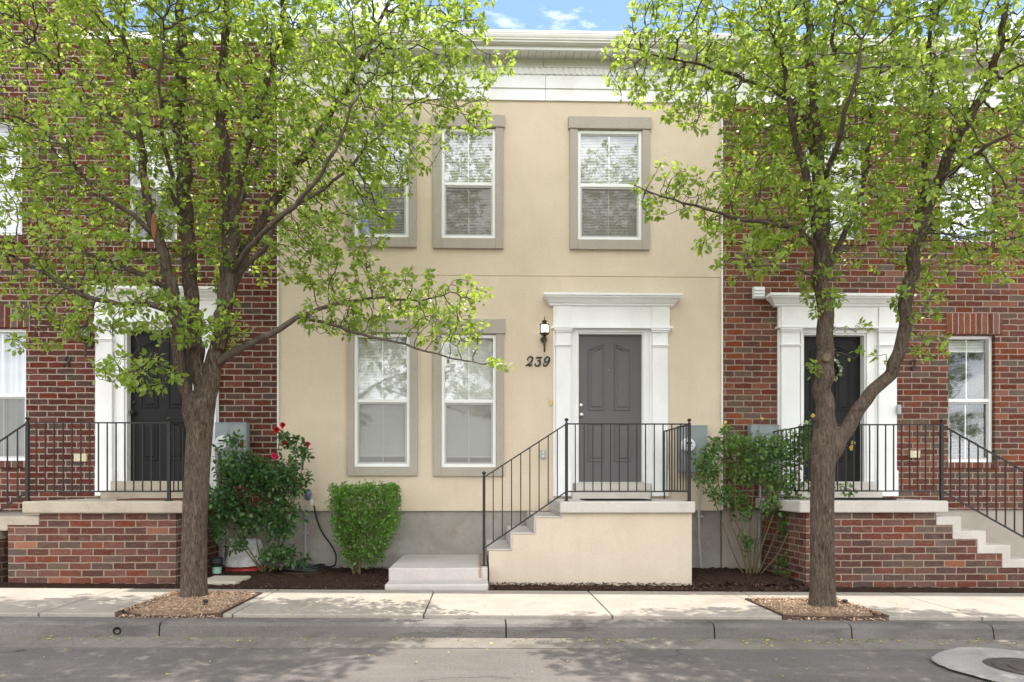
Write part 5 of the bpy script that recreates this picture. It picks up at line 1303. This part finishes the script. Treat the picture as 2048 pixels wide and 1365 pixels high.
# small plant at the foot
def small_plant(label, px, py, Y, w, n, seed):
    rr = np.random.default_rng(seed); c = P(px, py, Y); c.z = g(c.x) + .01
    root = thing('seedling', label, 'plant', c); B, A, Nn, Sz = [], [], [], []; st = MB()
    for k in range(n):
        a = rr.uniform(0, 6.28); t = np.array(c) + np.array([math.cos(a) * w * rr.uniform(.2, 1), math.sin(a) * w * .6 * rr.uniform(.2, 1), rr.uniform(.03, .13)])
        st.tube([tuple(c), tuple((np.array(c) + t) / 2 + np.array([0, 0, .02])), tuple(t)], .0025, 4)
        for q in range(4):
            B.append(t); A.append(np.array([math.cos(a + q * 1.6), math.sin(a + q * 1.6), rr.uniform(-.2, .3)])); Nn.append(np.array([0, 0, 1.]) + rr.normal(0, .3, 3)); Sz.append(rr.uniform(.04, .07))
    st.build('stem', 'cane', root, recalc=False); leaves_mesh('leaves', *map(np.array, (B, A, Nn, Sz)), root, 'rose_leaf2', .7)
small_plant('low green seedling in the mulch beside the brick porch corner', 1575, 1150, -.95, .20, 14, 3)

# clipped shrub
def clipped_shrub():
    rr = np.random.default_rng(77); Y = -.62; zb = g(-1.5); root = thing('clipped_shrub', 'bright green shrub clipped to a flat topped wedge beside the landing', 'shrub', (PX(725, Y), Y, zb))
    zt = PZ(730, 972, Y); x0, x1 = PX(668, Y), PX(797, Y); xc = PX(718, Y); H_ = zt - zb
    sk = Skel()
    for k in range(7):
        a = rr.uniform(0, 6.28); sk.limb([(xc + .06 * math.cos(a), Y + .05 * math.sin(a), zb - .02), (xc + .12 * math.cos(a), Y + .10 * math.sin(a), zb + .22), (xc + .04 + .22 * math.cos(a), Y + .17 * math.sin(a), zb + .5)], [.016, .013, .008], None, .05, k)
    pts = []
    while len(pts) < 2600:
        t = rr.random() ** .8; z = zb + .12 + (H_ - .12) * t
        s_ = .46 + .54 * min(1, (t / .6)) ** .8
        l, r_ = xc + (x0 - xc) * s_, xc + (x1 - xc) * s_
        x = rr.uniform(l, r_); dp = .36 * s_; y = Y + rr.uniform(-dp, dp)
        edge = min((x - l) / (r_ - l), (r_ - x) / (r_ - l), (y - Y + dp) / (2 * dp), 1 - (y - Y + dp) / (2 * dp), (1 - t) * 1.2)
        if edge > .14 and rr.random() > .30: continue
        if t < .32 and rr.random() > .55: continue
        pts.append((x, y, z + rr.normal(0, .016)))
    sk.grow(pts, step=.034, kill=.038, infl=1.0, seed=8, ymax=-.12, up=.05); sk.radii(.0013, 2.4)
    cm = MB()
    for ch in sk.chains(): cm.tube([sk.p[i] for i in ch], [sk.r[i] for i in ch], 5, True)
    cm.build('stems', 'cane', root, recalc=False, smooth=True)
    B, A, Nn, Sz = leaf_points(sk, rr, .0045, .8, (6, 10), (4, 7), .022, .040, pet=.02)
    leaves_mesh('leaves', B, A, Nn, Sz, root, 'box_leaf', .62, .2); open('/tmp/cnt.txt','a').write('shrub %d\n'%len(B))
clipped_shrub()

# wreath on the right door
wc = P(1662, 740, .03); wr = thing('wreath', 'small wreath of white blossoms on the right door, half behind the trunk', 'wreath', wc)
ring = [(wc.x + .13 * math.cos(a), .035 + .0, wc.z + .13 * math.sin(a)) for a in np.linspace(0, 2 * math.pi, 25)]
MB().tube(ring, .012, 6).build('ring', 'cane', wr, recalc=False)
B, A, Nn, Sz = [], [], [], []; B2, A2, N2, S2 = [], [], [], []
for k in range(170):
    a = rng.uniform(0, 6.28); p = np.array([wc.x + .13 * math.cos(a), .03, wc.z + .13 * math.sin(a)]) + rng.normal(0, .014, 3); ax = np.array([math.cos(a), -.6, math.sin(a)]) + rng.normal(0, .7, 3)
    (B if k % 3 else B2).append(p); (A if k % 3 else A2).append(ax); (Nn if k % 3 else N2).append(np.array([0, -1., .3]) + rng.normal(0, .4, 3)); (Sz if k % 3 else S2).append(rng.uniform(.025, .045))
leaves_mesh('foliage', *map(np.array, (B, A, Nn, Sz)), wr, 'rose_leaf2'); leaves_mesh('blossom', *map(np.array, (B2, A2, N2, S2)), wr, 'white_petal', .9)

# fallen leaves, far too many and small to count
fr_ = np.random.default_rng(5); fl = thing('fallen_leaves', 'scattered small fallen leaves along the gutter, road and walk', 'leaves', (0, -3.7, 0)); fl['kind'] = 'stuff'
B, A, Nn, Sz = [], [], [], []
for k in range(520):
    r_ = fr_.random(); x = fr_.uniform(-5.5, 5.5) if r_ < .75 else fr_.uniform(2.2, 5)
    if k % 5 < 3: y, z = fr_.normal(-3.62, .07), -.155
    elif k % 5 == 3: y, z = fr_.uniform(-5.2, -3.9), -.154
    else: y, z = fr_.uniform(-3.25, -1.9), .006
    if y > -3.54 and z < -.1: y = -3.56
    a = fr_.uniform(0, 6.28); B.append((x, y, z + g(x) + .004)); A.append((math.cos(a), math.sin(a), fr_.uniform(0, .35))); Nn.append(np.array([0, 0, 1.]) + fr_.normal(0, .35, 3)); Sz.append(fr_.uniform(.012, .038))
leaves_mesh('leaf_litter', *map(np.array, (B, A, Nn, Sz)), fl, 'fallen')

# ------------------------------------------------------------------ trees across the street (they show in the panes)
for k, (x, y, s_, rz) in enumerate(((-6.5, -17.5, 1.15, 2.0), (.8, -18.5, 1.25, .7), (8.0, -17.0, 1.1, 3.6), (16.5, -17.5, 1.2, 1.2), (-15.5, -17.5, 1.2, 4.4))):
    src = TL if k not in (1, 4) else TR
    r0 = src.copy(); COL.objects.link(r0); r0.location = (x, y, g(x) - .1); r0.rotation_euler = (0, 0, rz); r0.scale = (s_,) * 3
    r0['label'] = 'leafy tree across the street, seen only as a reflection in the window panes'; r0['group'] = 'trees across the street'
    for chd in list(src.children):
        if chd.name.startswith('bark_scar'): continue
        c = chd.copy(); COL.objects.link(c); c.parent = r0

# ------------------------------------------------------------------ camera, light, sky
cam = bpy.data.cameras.new('camera'); co = bpy.data.objects.new('camera', cam); COL.objects.link(co)
co.location = (0, -D, EYE); co.rotation_euler = (R(90), 0, -PSI)
cam.sensor_width = 36; cam.lens = F / 2048 * 36; cam.shift_x = (1024 - CX) / 2048; cam.shift_y = (HY - 682.5) / 2048
cam.clip_end = 1000; sc.camera = co
SKYO = 0.0
EL, AZ = R(74.7), R(32)
sv = Vector((math.sin(AZ) * math.cos(EL), math.cos(AZ) * math.cos(EL), math.sin(EL)))
sun = bpy.data.lights.new('sun', 'SUN'); sun.energy = 3.2; sun.angle = R(.53); sun.color = (1, .95, .88)
so = bpy.data.objects.new('sun', sun); COL.objects.link(so); so.rotation_euler = (-sv).to_track_quat('-Z', 'Y').to_euler(); so.location = (5, 5, 15)
w = bpy.data.worlds.new('World'); sc.world = w; w.use_nodes = True; nt = w.node_tree; nt.nodes.clear()
wo = nt.nodes.new('ShaderNodeOutputWorld'); bgd = nt.nodes.new('ShaderNodeBackground'); L(nt, bgd.outputs[0], wo.inputs[0])
sky = nt.nodes.new('ShaderNodeTexSky'); sky.sky_type = 'NISHITA'; sky.sun_disc = False; sky.sun_elevation = EL; sky.sun_rotation = AZ; sky.air_density = 1.0; sky.dust_density = .3; sky.ozone_density = 2.0
tc = nt.nodes.new('ShaderNodeTexCoord'); q = scaled(nt, tc.outputs['Generated'], (1, 1, 3.4))
ad = nt.nodes.new('ShaderNodeVectorMath'); ad.operation = 'ADD'; L(nt, q, ad.inputs[0]); ad.inputs[1].default_value = (SKYO, .0, .0)
cn = noise(nt, ad.outputs[0], 3.1, 9, .60, .35)
sx_ = nt.nodes.new('ShaderNodeSeparateXYZ'); L(nt, tc.outputs['Generated'], sx_.inputs[0])
cover = math_n(nt, 'MULTIPLY_ADD', sx_.outputs[1], -.16, cn)      # more unseen cloud towards the street side, added as fill light for the facade
cm_ = ramp(nt, cover, [(.39, (0,) * 3), (.52, (.45,) * 3), (.68, (1,) * 3)])
hsv = nt.nodes.new('ShaderNodeHueSaturation'); L(nt, sky.outputs[0], hsv.inputs['Color']); hsv.inputs['Saturation'].default_value = 1.0; hsv.inputs['Value'].default_value = .80
mixed = mixc(nt, cm_, hsv.outputs[0], (13.4, 13.2, 13.3))
L(nt, mixed, bgd.inputs[0]); bgd.inputs[1].default_value = .15
vs = sc.view_settings; vs.view_transform = 'Standard'; vs.look = 'None'; vs.gamma = 1; vs.use_curve_mapping = False; vs.exposure = 1.14
cy = sc.cycles; cy.max_bounces = 8; cy.transparent_max_bounces = 12; cy.use_denoising = True; cy.caustics_reflective = False; cy.caustics_refractive = False; cy.sample_clamp_indirect = 6
